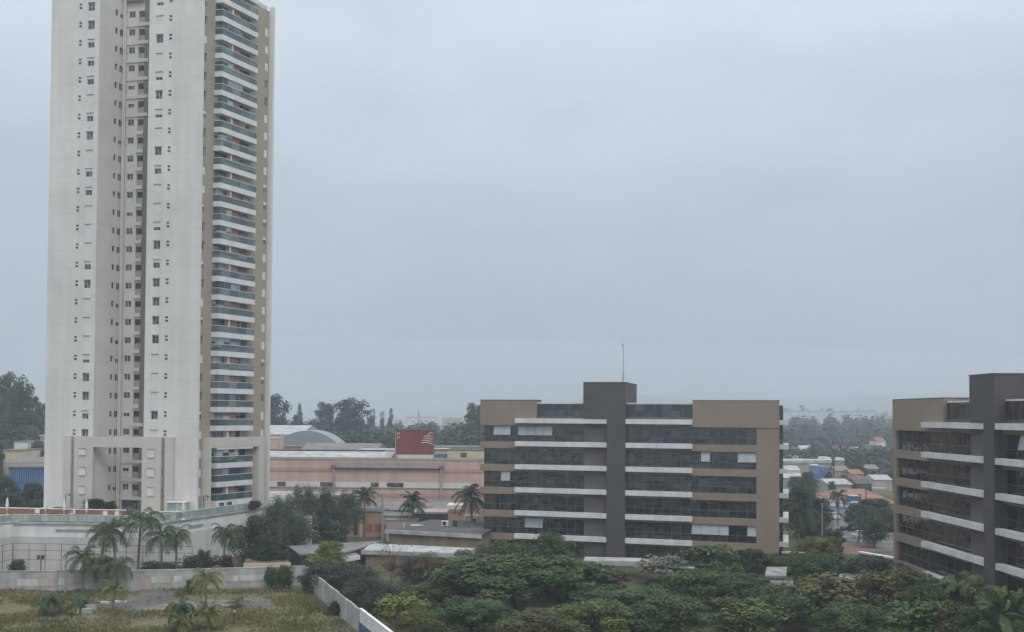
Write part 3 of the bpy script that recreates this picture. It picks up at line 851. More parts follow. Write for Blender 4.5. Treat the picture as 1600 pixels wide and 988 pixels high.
# rolled blinds and half open sashes inside the right block
for k, pa, pb in ((1, 1560, 1564), (1, 1568, 1571)):
    pass

# roof mast on the front block
pm = Vector(pl1.p(pl1.s_at(969, 0, 600), -3.0) + (27.75,))
mast = thing('antenna_mast', 'thin grey mast with a small lamp on top of the office core', 'mast', pm)
ztop = zat(969, 536, pm.y)
m_ = MB(); m_.tube([pm, (pm.x, pm.y, pm.z+2.5), (pm.x, pm.y, ztop)], [.09, .06, .045], 6); m_.build('pole', M['metal_grey'], mast)
m_ = MB(); m_.tube([(pm.x-.05, pm.y, ztop-.6), (pm.x-.2, pm.y, ztop-.55), (pm.x-.2, pm.y, ztop-.2)], [.05, .10, .06], 6); m_.build('lamp', M['metal_grey'], mast)
for a in (0, 2.1, 4.2):
    m_ = MB(); m_.tube([pm + Vector((.5*math.cos(a), .5*math.sin(a), 0)), pm + Vector((0, 0, 1.6))], .02, 4); m_.build('stay', M['metal_grey'], mast)
pm2 = Vector(pl2.p(pl2.s_at(1565, 0, 620), -1.2) + (24.55,))
m2 = thing('roof_floodlight', 'slim pole with small floodlight on the right office roof', 'floodlight', pm2)
zt_ = zat(1565, 588, pm2.y)
m_ = MB(); m_.tube([pm2, (pm2.x, pm2.y, zt_)], .045, 6); m_.build('pole', M['metal_grey'], m2)
m_ = MB(); m_.box(pm2.x-.55, pm2.x-.05, pm2.y-.15, pm2.y+.15, zt_-.12, zt_+.06); m_.build('lamp_head', M['frame_white'], m2)

# ------------------------------------------------------------------ generic simple buildings
def quadbuild(name, label, cat, pts, z0, z1, wall, roof, group=None, over=.3, th=.25, ridge=0.0, windows=(), fascia=None):
    """pts: four plan corners, the first two being the front edge left to right; flat or two-pitched roof"""
    P = [Vector(p[:2]) for p in pts]
    root = thing(name, label, cat, (P[0].x, P[0].y, z0), group)
    m_ = MB(); m_.prism([tuple(p) for p in P], z0, z1); m_.build('wall', M[wall], root)
    cen = sum(P, Vector((0, 0)))/4
    Q = [p + (p-cen).normalized()*over for p in P]
    m_ = MB()
    if ridge <= 0:
        m_.prism([tuple(q) for q in Q], z1+.001, z1+th)
    else:
        a, b = (Q[0]+Q[3])/2, (Q[1]+Q[2])/2
        z = z1+.001
        v_ = [(*Q[0], z), (*Q[1], z), (*Q[2], z), (*Q[3], z), (*a, z+ridge), (*b, z+ridge)]
        m_.v = v_; m_.f = [(0, 1, 5, 4), (2, 3, 4, 5), (1, 2, 5), (3, 0, 4), (3, 2, 1, 0)]
    m_.build('roof', M[roof], root)
    if fascia:
        d = (Q[1]-Q[0]).normalized(); n_ = Vector((d.y, -d.x)); 
        if n_.dot(cen-Q[0]) > 0: n_ = -n_
        f = Plane(Q[0], d, n_); m_ = MB(); f.box(m_, 0, (Q[1]-Q[0]).length, .002, .10, z1-.25, z1+th+.1); m_.build('fascia', M[fascia], root)
    d = (P[1]-P[0]).normalized(); n_ = Vector((d.y, -d.x))
    if n_.dot(cen-P[0]) > 0: n_ = -n_
    f = Plane(P[0], d, n_); Lw = (P[1]-P[0]).length
    for wx, ww, wz, wh, mt, nm in windows:
        m_ = MB(); f.box(m_, Lw*wx, Lw*(wx+ww), .004, .06, z0+wz, z0+wz+wh); m_.build(nm, M[mt], root)
    return root
def front(pa, pb, ya, yb, depth, py=700):
    """plan corners of a block whose front runs from column pa at depth ya to column pb at depth yb"""
    a, b = at(pa, py, ya), at(pb, py, yb)
    d = (b-a).xy.normalized(); n_ = Vector((-d.y, d.x))
    if n_.y < 0: n_ = -n_
    return [tuple(a.xy), tuple(b.xy), tuple(b.xy+n_*depth), tuple(a.xy+n_*depth)]

# ------------------------------------------------------------------ pink shopping hall
YM = 215
mz = lambda py, px=560: zat(px, py, YM)
a, b = at(395, 700, YM), at(800, 700, YM-2)
dM = (b-a).xy.normalized(); nM = Vector((dM.y, -dM.x))
if nM.y > 0: nM = -nM
PM = Plane(a.xy, dM, nM)
Lm = (b-a).xy.length
mall = thing('shopping_hall', 'long pink windowless hall with white clerestory strip behind the white tower', 'hall', (*a.xy, 0))
def mbx(nm, mt, s0, s1, t0, t1, z0, z1, par=None):
    m_ = MB(); PM.box(m_, s0, s1, t0, t1, z0, z1); return m_.build(nm, M[mt], par or mall)
zr = mz(718.5); 
mbx('wall', 'pink', 0, Lm, -55, 0, 0, zr)
mbx('rose_band', 'pink_dark', 0, Lm, .004, .12, mz(737), mz(731.5))
mbx('rose_band', 'pink_dark', 0, Lm, .004, .10, mz(776), mz(770))
mbx('roof', 'roof_tile_grey', .6, Lm-.6, -54.4, -.5, zr, zr+.3)
mbx('coping', 'mauve', -.1, Lm+.1, -.45, .14, zr, zr+.22)
sM = lambda px: PM.s_at(px, 0, 720)
# white clerestory strip
z0_, z1_ = mz(761), mz(753)
st = mbx('clerestory', 'white', sM(405), sM(735), .004, .09, z0_, z1_)
for a_, b_ in ((434, 447), (501, 524), (580, 592), (605, 631)):
    mbx('window', 'pane', sM(a_), sM(b_), .092, .13, z0_+.08, z1_-.08, st)
mbx('ledge', 'mauve', sM(405), sM(735), .004, .20, z0_-.18, z0_-.001)
# mauve duct and drain pipes
mbx('gutter_box', 'mauve', sM(523), sM(694), .125, .75, mz(730.5), mz(721.5))
mbx('painted_gutter_shadow', 'taupe_wall', sM(523), sM(687), .125, .45, mz(732.6), mz(730.6))  # dark strip standing in for the shadow under the gutter box
for px_ in (522.5, 690):
    s_ = sM(px_); m_ = MB(); 
    PM.box(m_, s_-.22, s_+.22, .13, .5, 1, mz(728)); d_ = m_.build('drain_pipe', M['mauve'], mall)
    m_ = MB(); PM.box(m_, s_-.6, s_+.6, .13, .85, mz(729), mz(726.5)); m_.build('hopper', M['taupe_wall'], d_)
# things on its roof
def roofblock(name, label, cat, pa, pb, pyt, pyb, Y, dep, wall, roof, **k):
    f = front(pa, pb, Y, Y, dep); zt_, zb_ = zat((pa+pb)/2, pyt, Y), zat((pa+pb)/2, pyb, Y)
    return quadbuild(name, label, cat, f, zb_, zt_, wall, roof, **k)
roofblock('roof_hut', 'cream roof hut with one small window at the right end of the pink hall', 'hut', 699, 756, 704, 717.6, YM+2, 8, 'cream', 'roof_dark', windows=((.36, .17, .4, 1.0, 'pane', 'window'),), over=.15, th=.15)
roofblock('roof_shed', 'low beige shed with blue-grey shutter between the red sign and cream hut', 'shed', 677, 700, 702.5, 717.6, YM+8, 6, 'beige_wall', 'roof_white', windows=((.05, .9, .2, .9, 'blue_tank', 'shutter'),), th=.15)
# corrugated strip roof along the front of the hall
f = front(396, 612, YM+3, YM+2.6, 6)
rs = thing('lean_to_roof', 'pale corrugated strip roof with dark scalloped edge along the hall front', 'roof', (*f[0], zr+.3))
pz0, pz1 = mz(716), mz(708)
m_ = MB(); m_.prism(f, [zr+.31, zr+.31, zr+.31, zr+.31], [pz0, pz0, pz1, pz1]); m_.build('sheet', M['roof_white'], rs)
nsc = 46
for k in range(nsc):
    q0 = Vector(f[0]).lerp(Vector(f[1]), (k+.1)/nsc); q1 = Vector(f[0]).lerp(Vector(f[1]), (k+.72)/nsc)
    m_ = MB(); m_.prism([tuple(q0), tuple(q1), (q1.x, q1.y-.25), (q0.x, q0.y-.25)], zr+.32, pz0+.02); m_.build('rib_end', M['roof_dark'], rs)
f = front(396, 600, YM+9.5, YM+9.5, 2)
quadbuild('roof_wall', 'dark low wall along the rear of the pale strip roof', 'wall', f, zr+.3, zat(500, 703.5, YM+9.5), 'roof_dark', 'roof_dark', over=.05, th=.1)

# red sign box
sg_y = YM+1.2
pa, pb = at(619, 700, sg_y), at(676, 700, sg_y)
ds = (pb-pa).xy.normalized(); sp = Plane(pa.xy, ds, (ds.y, -ds.x))
Ls = (pb-pa).xy.length
zs0, zs1 = zat(648, 710.5, sg_y), zat(648, 672.5, sg_y)
sign = thing('sign_box', 'large red sign box with white swoosh stripes on the pink hall roof', 'sign', (*pa.xy, zr+.3))
m_ = MB(); m_.prism([sp.p(0), sp.p(Ls), sp.p(Ls, -5), sp.p(-.9, -5.0)], zs0, zs1); m_.build('panel', M['sign_red'], sign)
m_ = MB(); sp.box(m_, .25, Ls-.05, -4.8, -.05, zr+.3, zs0-.002); m_.build('base', M['white'], sign)
m_ = MB(); sp.box(m_, -.05, Ls+.05, -5.1, .08, zs1, zs1+.14); m_.build('coping', M['roof_dark'], sign)
m_ = MB(); sp.box(m_, -.22, -.02, -.6, .05, zs0-.9, zs1-.3); m_.build('corner_strip', M['mauve'], sign)
def stripe(pts, wd):
    m_ = MB(); vs = []
    for i, (px, py) in enumerate(pts):
        t = i/(len(pts)-1); h = wd*(.35+.65*math.sin(math.pi*min(1, .15+t*.75)))
        s_ = sp.s_at(px, .03, 690); z = zat(px, py, sp.p(s_)[1])
        vs += [(*sp.p(s_, .012), z-h/2), (*sp.p(s_, .012), z+h/2), (*sp.p(s_, .07), z-h/2), (*sp.p(s_, .07), z+h/2)]
    m_.v = vs; n_ = len(pts)
    for i in range(n_-1):
        o = 4*i
        m_.f += [(o+2, o+6, o+7, o+3), (o, o+1, o+5, o+4), (o+1, o+3, o+7, o+5), (o, o+4, o+6, o+2)]
    m_.f += [(0, 2, 3, 1), (4*n_-4, 4*n_-3, 4*n_-1, 4*n_-2)]
    m_.build('white_stripe', M['white'], sign)
for k in range(4):
    y0 = 681.3 + 3.45*k
    x0 = 662.5 - 1.6*k
    stripe([(x0, y0+.4), (x0+5, y0-.2), (666+.2*k, y0-.2), (671, y0+.7), (674, y0+1.7), (676, y0+3.2 if k else y0+1.2)], .20)
stripe([(668.8, 678.6), (671, 676.6), (674, 675.6), (675.6, 676.6), (675.4, 678.2), (674, 679.4)], .18)
stripe([(668.6, 679.0), (670.5, 680.2), (672.3, 679.4), (672.6, 677.8)], .18)
for y_ in (677.3, 683.6):
    m_ = MB(); z = zat(620, y_, sg_y); sp.box(m_, .15, .82, .004, .04, z-.28, z+.28); m_.build('faded_lettering', M['mauve'], sign)

# vaulted hall and pale long roofs behind the pink hall
def vault(name, label, pa, pb, pyt, pyb, Y, dep, mt):
    a, b = at(pa, 690, Y), at(pb, 690, Y); z0, z1 = zat(480, pyb, Y), zat(480, pyt, Y)
    root = thing(name, label, 'hall', (a.x, a.y, 0))
    m_ = MB(); n_ = 20; vs = []
    for j, yy in enumerate((Y, Y+dep)):
        for i in range(n_+1):
            t = i/n_; vs.append((a.x+(b.x-a.x)*t, yy, z0+(z1-z0)*(1-(2*t-1)**2)**.9))
    m_.v = vs
    for i in range(n_): m_.f.append((i, i+1, n_+2+i, n_+1+i))
    m_.f.append(tuple(range(n_, -1, -1)))
    m_.build('vault_roof', M[mt], root)
    m_ = MB(); m_.box(a.x+.2, b.x-.2, Y+.2, Y+dep, 0, z0-.3); m_.build('wall', M['pink'], root)
    m_ = MB(); m_.box(a.x-.3, b.x+.3, Y-.4, Y+dep, z0-.3, z0-.002); m_.build('eave', M['roof_white'], root)
    return root
vault('vaulted_hall', 'grey arched metal hall roof rising behind the pink hall', 429, 530, 673, 696, 262, 12, 'dome')
quadbuild('pink_stair_block', 'small pink roof block beside the arched hall', 'block', front(410, 432, 250, 250, 8), 0, zat(420, 686, 250), 'pink', 'pink_dark', over=.1, th=.15)
quadbuild('long_shed', 'long pale corrugated shed roof left of the arched hall', 'shed', front(300, 470, 290, 290, 30), 0, zat(430, 679, 290), 'beige_wall', 'roof_white', ridge=2.6, th=.3)
quadbuild('long_shed', 'flat pale grey roof right of the arched hall, reaching the red sign', 'shed', front(470, 588, 244, 244, 18), 0, zat(540, 704, 244), 'beige_wall', 'roof_tile_grey', ridge=1.6)
quadbuild('long_shed', 'narrow whitish roof strip just left of the red sign', 'shed', front(560, 616, 238, 238, 10), 0, zat(590, 706, 238), 'beige_wall', 'roof_white', th=.5)
quadbuild('long_shed', 'low pale roof strip behind the cream roof hut', 'shed', front(676, 752, 262, 262, 10), 0, zat(710, 701, 262), 'beige_wall', 'roof_tile_grey', th=.5)

# ------------------------------------------------------------------ foliage meshes (unit height, unit width)
def leaf(mb, p, n, s, rnd, asp=1.6):
    n = n.normalized()
    t = n.cross(Vector((rnd.uniform(-1, 1), rnd.uniform(-1, 1), rnd.uniform(-1, 1))))
    if t.length < 1e-3: t = Vector((1, 0, 0))
    t.normalize(); b = n.cross(t)
    t *= s*asp*.5; b *= s*.5
    mb.quad(p-t*.9-b*.25, p-t*.15-b, p+t, p-t*.1+b)
def crown_mesh(name, seed, n_clump, n_leaf, size, flat=.5, z0=.25, z1=1.0, shape='round', clump_r=.15, fill=.35, droop=0.0):
    rnd = random.Random(seed); mb = MB()
    cl = []
    for i in range(n_clump):
        for _ in range(200):
            x, y, z = (rnd.uniform(-1, 1) for _ in range(3))
            d = math.sqrt(x*x+y*y+z*z)
            if d > 1 or d < .5: continue
            if shape == 'umbrella' and z < -.25: continue
            if shape == 'umbrella': z = z*.8+.15
            if shape == 'tall': x *= .75+.25*z; y *= .75+.25*z
            break
        zc = z0 + (z1-z0)*(z+1)/2
        ax, ay = x*(.5-clump_r*.6), y*(.5-clump_r*.6)
        r = clump_r*rnd.uniform(.6, 1.25)
        cl.append((Vector((ax, ay, min(zc, z1-r*flat*.8))), r))
    per = n_leaf//n_clump
    ctr = Vector((0, 0, (z0+z1)/2))
    for c, r in cl:
        tilt = Vector((rnd.uniform(-.3, .3), rnd.uniform(-.3, .3), 1)).normalized()
        for k in range(int(per*rnd.uniform(.7, 1.3))):
            q = Vector((rnd.gauss(0, 1), rnd.gauss(0, 1), rnd.gauss(0, 1))).normalized()
            if q.z < -.2 and rnd.random() < .6: q.z *= -1
            rr = r*(rnd.random()**.35)
            p = c + Vector((q.x*rr, q.y*rr, q.z*rr*flat - droop*(q.x*q.x+q.y*q.y)*rr))
            nrm = q*.8 + tilt*.45 + Vector((rnd.uniform(-.9, .9), rnd.uniform(-.9, .9), rnd.uniform(-.4, .6)))
            leaf(mb, p, nrm, size*rnd.uniform(.6, 1.3), rnd)
    for k in range(int(n_leaf*fill)):      # sparse inner leaves
        q = Vector((rnd.gauss(0, 1), rnd.gauss(0, 1), rnd.gauss(0, 1))).normalized()*(rnd.random()**.5)*.8
        p = Vector((q.x*.42, q.y*.42, z0+(z1-z0)*(q.z*.44+.48)))
        leaf(mb, p, Vector((rnd.uniform(-1, 1), rnd.uniform(-1, 1), rnd.uniform(0, 1))), size*1.25, rnd)
    m = mb.mesh(name); return m, cl
def trunk_mesh(name, cl, seed, r=.022, z0=.3, n_limb=10):
    rnd = random.Random(seed); mb = MB()
    f = Vector((rnd.uniform(-.03, .03), rnd.uniform(-.03, .03), z0))
    mb.tube([(0, 0, -.03), (f.x*.4, f.y*.4, z0*.5), f], [r*1.5, r*1.1, r], 7)
    for c, rr in rnd.sample(cl, min(n_limb, len(cl))):
        md = f.lerp(c, .5) + Vector((0, 0, .03)); mb.tube([f - Vector((0, 0, .02)), md, c], [r*.75, r*.45, r*.18], 5)
    return mb.mesh(name)
KIND = {}
def kind(name, trunk_r=.022, limbs=10, tz=.3, **k):
    seed = sum(map(ord, name))
    c, cl = crown_mesh('crown', seed, **k); t = trunk_mesh('trunk', cl, seed, trunk_r, tz, limbs)
    c.materials.append(M['lf_mid']); t.materials.append(M['bark']); KIND[name] = (c, t)
kind('layered', n_clump=46, n_leaf=13500, size=.022, flat=1.05, z0=.08, clump_r=.13, shape='umbrella', fill=.05)
kind('layered2', n_clump=38, n_leaf=12500, size=.023, flat=1.1, z0=.06, clump_r=.14, shape='umbrella', fill=.05)
kind('round', n_clump=40, n_leaf=10000, size=.024, flat=.85, z0=.08, clump_r=.15, fill=.05)
kind('round2', n_clump=48, n_leaf=10000, size=.022, flat=.9, z0=.06, clump_r=.13, fill=.05)
kind('fine', n_clump=46, n_leaf=12000, size=.017, flat=.9, z0=.06, clump_r=.14, droop=.3, fill=.1)
kind('sparse', n_clump=30, n_leaf=2400, size=.030, flat=.6, z0=.2, clump_r=.12, fill=.1, limbs=26, trunk_r=.012)
kind('pale', n_clump=34, n_leaf=1300, size=.05, flat=.7, z0=.3, clump_r=.13, fill=.1, limbs=26, trunk_r=.012)
kind('twiggy', n_clump=60, n_leaf=200, size=.03, flat=.7, z0=.25, clump_r=.12, fill=.1, limbs=60, trunk_r=.010)
kind('eucalypt', n_clump=44, n_leaf=6500, size=.026, flat=.62, z0=.15, clump_r=.125, fill=.2, trunk_r=.014, limbs=24, tz=.35)
kind('eucalypt2', n_clump=34, n_leaf=5000, size=.028, flat=.6, z0=.2, clump_r=.13, shape='tall', fill=.2, trunk_r=.014, limbs=20, tz=.35)
kind('weeping', n_clump=40, n_leaf=12000, size=.017, flat=1.0, z0=.10, clump_r=.16, fill=.2, droop=.9, shape='umbrella')
kind('open', n_clump=34, n_leaf=4200, size=.034, flat=.8, z0=.12, clump_r=.13, fill=.02, limbs=34, trunk_r=.013)
kind('bigleaf', n_clump=34, n_leaf=4200, size=.042, flat=.9, z0=.08, clump_r=.16, fill=.05)
kind('bush', n_clump=30, n_leaf=4200, size=.036, flat=.9, z0=.02, clump_r=.18, tz=.1)
def relink(o, mt):
    o.material_slots[0].link = 'OBJECT'; o.material_slots[0].material = M[mt]
def tree(label, px, pytop, wpx, Y, kd, mt, group=None, name='tree', cat='tree', z0=0.0, bark='bark', rz=None, hmin=None):
    top = at(px, pytop, Y)
    h = max(top.z - z0, .6); wd = wpx*Y/F
    r = thing(name, label, cat, (top.x, Y, z0), group)
    c, t = KIND[kd]
    r.scale = (wd, wd, h); r.rotation_euler = (0, 0, random.uniform(0, 6.28) if rz is None else rz)
    if kd in ('twiggy', 'pale', 'open'): bark = 'twig'
    tr = link('trunk', t, r); relink(tr, bark)
    cr = link('crown', c, r); relink(cr, mt)
    return r

# palms
def frond(mb, base, az, el, L, rnd, droop, nl=15, lw=.10, ll=.75, hang=.6):
    p = base.copy(); d = Vector((math.cos(az)*math.cos(el), math.sin(az)*math.cos(el), math.sin(el)))
    side = Vector((-math.sin(az), math.cos(az), 0))
    pts = [p.copy()]; seg = L/nl
    for i in range(nl):
        d = (d + Vector((0, 0, -droop*(i+1)/nl*.22))).normalized()
        q = p + d*seg
        t = (i+1)/nl
        l = ll*math.sin(math.pi*(.12+.80*t))**.7*rnd.uniform(.85, 1.1)
        if i > 1:
            for sgn in (-1, 1):
                tip = q + side*sgn*l*.75 + d*l*.55 + Vector((0, 0, -hang*l*rnd.uniform(.5, 1.1)))
                wv = d*lw*rnd.uniform(.8, 1.2)
                mb.quad(q - wv*.5, q + wv*.5, tip + wv*.15, tip - wv*.15)
        p = q; pts.append(p.copy())
    mb.tube(pts, [.035*(1-.8*i/nl) for i in range(nl+1)], 4)
def palm_mesh(seed, nf=20, L=2.6, droop=1.0, lean=.15, H=6.0, tr=.13, up=.95, **k):
    rnd = random.Random(seed); mb = MB()
    top = Vector((rnd.uniform(-lean, lean), rnd.uniform(-lean, lean), H))
    for i in range(nf):
        az = 2.4*i + rnd.uniform(-.3, .3); el = rnd.uniform(-.35, up) if i < nf*.75 else rnd.uniform(.7, 1.35)
        frond(mb, top + Vector((0, 0, -.05)), az, el, L*rnd.uniform(.8, 1.1), rnd, droop, **k)
    c = mb.mesh('crown'); c.materials.append(M['lf_palm'])
    mb = MB(); mb.tube([(0, 0, -.1), (0, 0, H*.1), (top.x*.5, top.y*.5, H*.55), (top.x, top.y, H*.93), (top.x, top.y, H)], [tr*1.5, tr*1.1, tr, tr*.85, tr*.6], 8)
    t = mb.mesh('trunk'); t.materials.append(M['bark_pale'])
    return c, t
PALM = {
 'queen': palm_mesh(1, 25, 2.8, 1.35, H=6, hang=.75, lw=.12, ll=.75), 'queen2': palm_mesh(2, 20, 3.0, 1.6, H=6, hang=.9, lw=.12, ll=.8, lean=.5),
 'short': palm_mesh(3, 28, 1.9, 1.5, H=2.2, tr=.16, ll=.65, hang=.8, lw=.14), 'tuft': palm_mesh(4, 24, 1.9, 1.1, H=1.2, tr=.14, up=1.3, ll=.55),
 'royal': palm_mesh(5, 28, 2.8, 1.0, H=7, tr=.16, up=1.1, lw=.15, ll=.85), 'feather': palm_mesh(6, 16, 2.6, 1.1, H=4, tr=.08, up=1.35, ll=.8, lw=.16),
 'broad': palm_mesh(7, 11, 2.7, .9, H=3, tr=.12, up=1.45, ll=.7, lw=.42, hang=.15),
}
BASEH = {'queen': 6, 'queen2': 6, 'short': 2.2, 'tuft': 1.2, 'royal': 7, 'feather': 4, 'broad': 3}
def palm(label, px, pycrown, pybase, kd, group, mt='lf_palm', Y=None, z0=0.0, sc_=1.0, name='palm_tree', bark=None):
    """pycrown: row of the crown's centre (top of trunk), pybase: row of the foot on level z0, or Y given"""
    if Y is None:
        b_ = onz(px, pybase, z0); Y = b_.y
    p = at(px, pycrown, Y)
    r = thing(name, label, 'palm tree', (p.x, Y, z0), group)
    h = max(.5, p.z-z0)
    c, t = PALM[kd]; H = BASEH[kd]
    r.rotation_euler = (0, 0, random.uniform(0, 6.28))
    tr = link('trunk', t, r); tr.scale = (sc_, sc_, h/H)
    cr = link('crown', c, r); cr.scale = (sc_, sc_, sc_); cr.location = (0, 0, h-H*sc_)
    # keep the crown on the trunk's top when the trunk leans
    relink(cr, mt)
    if bark: relink(tr, bark)
    return r

# ------------------------------------------------------------------ vacant lot, its walls
def ground_patch(name, pts, z, mt, kd='structure'):
    m_ = MB(); m_.v = [(p[0], p[1], z) for p in pts]; m_.f = [tuple(range(len(pts)))]
    o = m_.build(name, mt)
    if o.data.polygons[0].normal.z < 0: o.data.flip_normals()
    return struct(o, kd)
W0 = onz(-80, 918); W1 = onz(104, 920); W2 = onz(130, 920); W3 = onz(478, 909)
W0.y = W1.y = 121.0
wallL = Plane((-72, 121.0), (1, .012), (0.012, -1))
corner = Vector((-26.9, 126.0))
dgn = (Vector((-11.2, 89.0)) - corner).normalized()
end = corner + dgn*62
ground_patch('vacant_lot', [(-140, 60), (end.x, end.y), (corner.x, corner.y), (-72, 121.6), (-140, 120.5)], .006, M['lot'])
def irregular(pts, seed, n=7, amp=.5):
    rnd = random.Random(seed); o = []
    for i in range(len(pts)):
        a, b = Vector(pts[i]), Vector(pts[(i+1) % len(pts)])
        for k in range(n):
            q = a.lerp(b, k/n); o.append((q.x+rnd.uniform(-amp, amp), q.y+rnd.uniform(-amp, amp)))
    return o
def gp(*pix): return [tuple(onz(x, y).xy) for x, y in pix]
ground_patch('broken_slab', irregular(gp((200, 952), (250, 956), (352, 949), (428, 941), (400, 934), (300, 938)), 3, 10, .28), .010, M['slab_old'])
ground_patch('asphalt_pad', irregular(gp((150, 948), (196, 955), (268, 938), (278, 924), (220, 924), (216, 934)), 4, 10, .28), .014, M['asphalt'])
ground_patch('asphalt_pad', irregular(gp((365, 952), (430, 952), (424, 938), (370, 944)), 5, 8, .28), .015, M['asphalt'])
ground_patch('asphalt_pad', irregular(gp((490, 990), (552, 990), (545, 978), (500, 980)), 6, 5, .3), .016, M['road_grey'])
def grass_patch(name, seed, n, mt, poly_test, h0, h1):
    rnd = random.Random(seed); mb = MB(); k = 0
    from mathutils import noise
    while k < n:
        x, y = rnd.uniform(-75, -8), rnd.uniform(84, 122.5)
        if not poly_test(x, y): continue
        d = noise.noise(Vector((x*.16, y*.16, seed)))
        if d < rnd.uniform(-.35, .25): continue
        k += 1
        h = rnd.uniform(h0, h1)*(1+d*1.2)
        for b in range(3):
            a = rnd.uniform(0, 6.28); wv = Vector((math.cos(a), math.sin(a), 0))*rnd.uniform(.02, .05)*1.6
            le = Vector((rnd.uniform(-.6, .6)*h, rnd.uniform(-.6, .6)*h, h))
            p = Vector((x+rnd.uniform(-.2, .2), y+rnd.uniform(-.2, .2), 0))
            mb.tri(p-wv, p+wv, p+le)
    return struct(mb.build(name, mt), 'stuff')
pads = [gp((146, 952), (214, 958), (352, 949), (428, 940), (400, 928), (300, 930)), gp((150, 950), (196, 955), (268, 938), (278, 924), (220, 922), (216, 934)), gp((365, 952), (430, 952), (424, 938), (370, 942))]
def inside(P, x, y):
    c = False; j = len(P)-1
    for i in range(len(P)):
        if (P[i][1] > y) != (P[j][1] > y) and x < (P[j][0]-P[i][0])*(y-P[i][1])/(P[j][1]-P[i][1])+P[i][0]: c = not c
        j = i
    return c
def in_lot(x, y):
    s_ = (Vector((x, y))-corner).dot(Vector((dgn.y, -dgn.x)))
    if s_ < .5: return False
    if y > 120.6 + (x+72)*.11: return False
    return not any(inside(P, x, y) for P in pads) or random.random() < .045
grass_patch('dry_grass', 1, 15000, M['lf_grass'], in_lot, .12, .38)
grass_patch('green_grass', 9, 8000, M['lf_grassg'], in_lot, .12, .42)

# boundary wall along the far side of the lot: blockwork panels with painted boards
bw = thing('boundary_wall', 'grey blockwork wall patched with pale painted panels behind the vacant lot', 'wall', (-72, 121, 0))
segs = [(-72, 121.0), (-57.2, 121.2), (-48.2, 121.6), (-43.0, 122.4), (-26.9, 126.0)]
Hs = [2.35, 2.45, 2.45, 2.45]
for i in range(len(segs)-1):
    a, b = Vector(segs[i]), Vector(segs[i+1]); d = (b-a).normalized(); pl = Plane(a, d, (d.y, -d.x)); Ls_ = (b-a).length
    m_ = MB(); pl.box(m_, 0, Ls_, -.2, 0, 0, Hs[i]); m_.build('block_wall', M['concrete'], bw)
    m_ = MB(); pl.box(m_, 0, Ls_, -.26, .05, Hs[i], Hs[i]+.12); m_.build('coping', M['concrete_light'] if i > 1 else M['sill_grey'], bw)
    for s_ in [x for x in (0.12, Ls_*.5, Ls_-.12)]:
        m_ = MB(); pl.box(m_, s_-.11, s_+.11, .002, .09, 0, Hs[i]); m_.build('pier', M['concrete'], bw)
    if i == 0: pass
M['panel_pink'] = mat('pinkish_wall_paint', (.46, .37, .34), .9, .1, .8, streak=.2)
M['panel_cream'] = mat('cream_wall_paint', (.52, .47, .40), .9, .1, .8, streak=.2)
M['panel_white'] = mat('whitewashed_panel', (.60, .59, .56), .9, .1, .8, streak=.2)
def wpanel(pa, pb, za, zb, mt):
    best = None
    for i in range(len(segs)-1):
        a, b = Vector(segs[i]), Vector(segs[i+1]); d = (b-a).normalized(); pl = Plane(a, d, (d.y, -d.x))
        s1, s2 = pl.s_at(pa, 0, 905), pl.s_at(pb, 0, 905)
        if -.2 <= (s1+s2)/2 <= (b-a).length+.2:
            m_ = MB(); pl.box(m_, s1, s2, .012, .045, za, zb); m_.build('painted_panel', M[mt], bw); return
for a, b, za, zb, mt in ((27, 42, .55, 1.45, 'panel_white'), (42, 60, .55, 1.45, 'panel_white'), (60.3, 75, .55, 1.45, 'panel_cream'), (75.3, 89, .6, 1.45, 'panel_pink'),
                         (91, 103, .75, 1.55, 'panel_white'), (103.2, 114, .8, 1.6, 'panel_cream'), (114.2, 128, .8, 1.6, 'panel_pink'),
                         (220, 235, .15, 1.85, 'panel_pink'), (236, 244, .9, 1.7, 'panel_white'), (244.2, 270, .9, 1.75, 'panel_cream'), (270.2, 284, .95, 1.75, 'panel_white'), (341, 364, .85, 1.6, 'panel_cream'), (364.3, 412, .85, 1.6, 'panel_white')):
    wpanel(a, b, za, zb, mt)
# diagonal wall towards the camera
dw = thing('diagonal_wall', 'weathered concrete wall running towards the viewer, white and blue near the camera', 'wall', (corner.x, corner.y, 0))
pd = Plane(corner, dgn, (dgn.y, -dgn.x))
tot = 62
sp_ = 29.0
for k in range(12):
    a, b = sp_*k/12, sp_*(k+1)/12
    z_ = 2.45 - .012*k + (.05 if k % 3 == 1 else 0)
    m_ = MB(); pd.box(m_, a+.01, b-.01, -.2, 0, 0, z_); m_.build('concrete_panel', M['concrete'], dw)
    m_ = MB(); pd.box(m_, b-.10, b+.10, .002, .10, 0, z_+.05); m_.build('pier', M['concrete'], dw)
m_ = MB(); pd.box(m_, sp_+.1, tot, -.2, 0, 1.1, 2.4); m_.build('painted_upper', M['white_dirty'], dw)
M['blue_paint'] = mat('blue_wall_paint', (.085, .13, .24), .9, .12, .6, streak=.25)
m_ = MB(); pd.box(m_, sp_+.1, tot, -.2, 0, 0, 1.1); m_.build('painted_plinth', M['blue_paint'], dw)
m_ = MB(); pd.box(m_, sp_+.1, tot, -.25, .05, 2.4, 2.52); m_.build('coping', M['white_dirty'], dw)

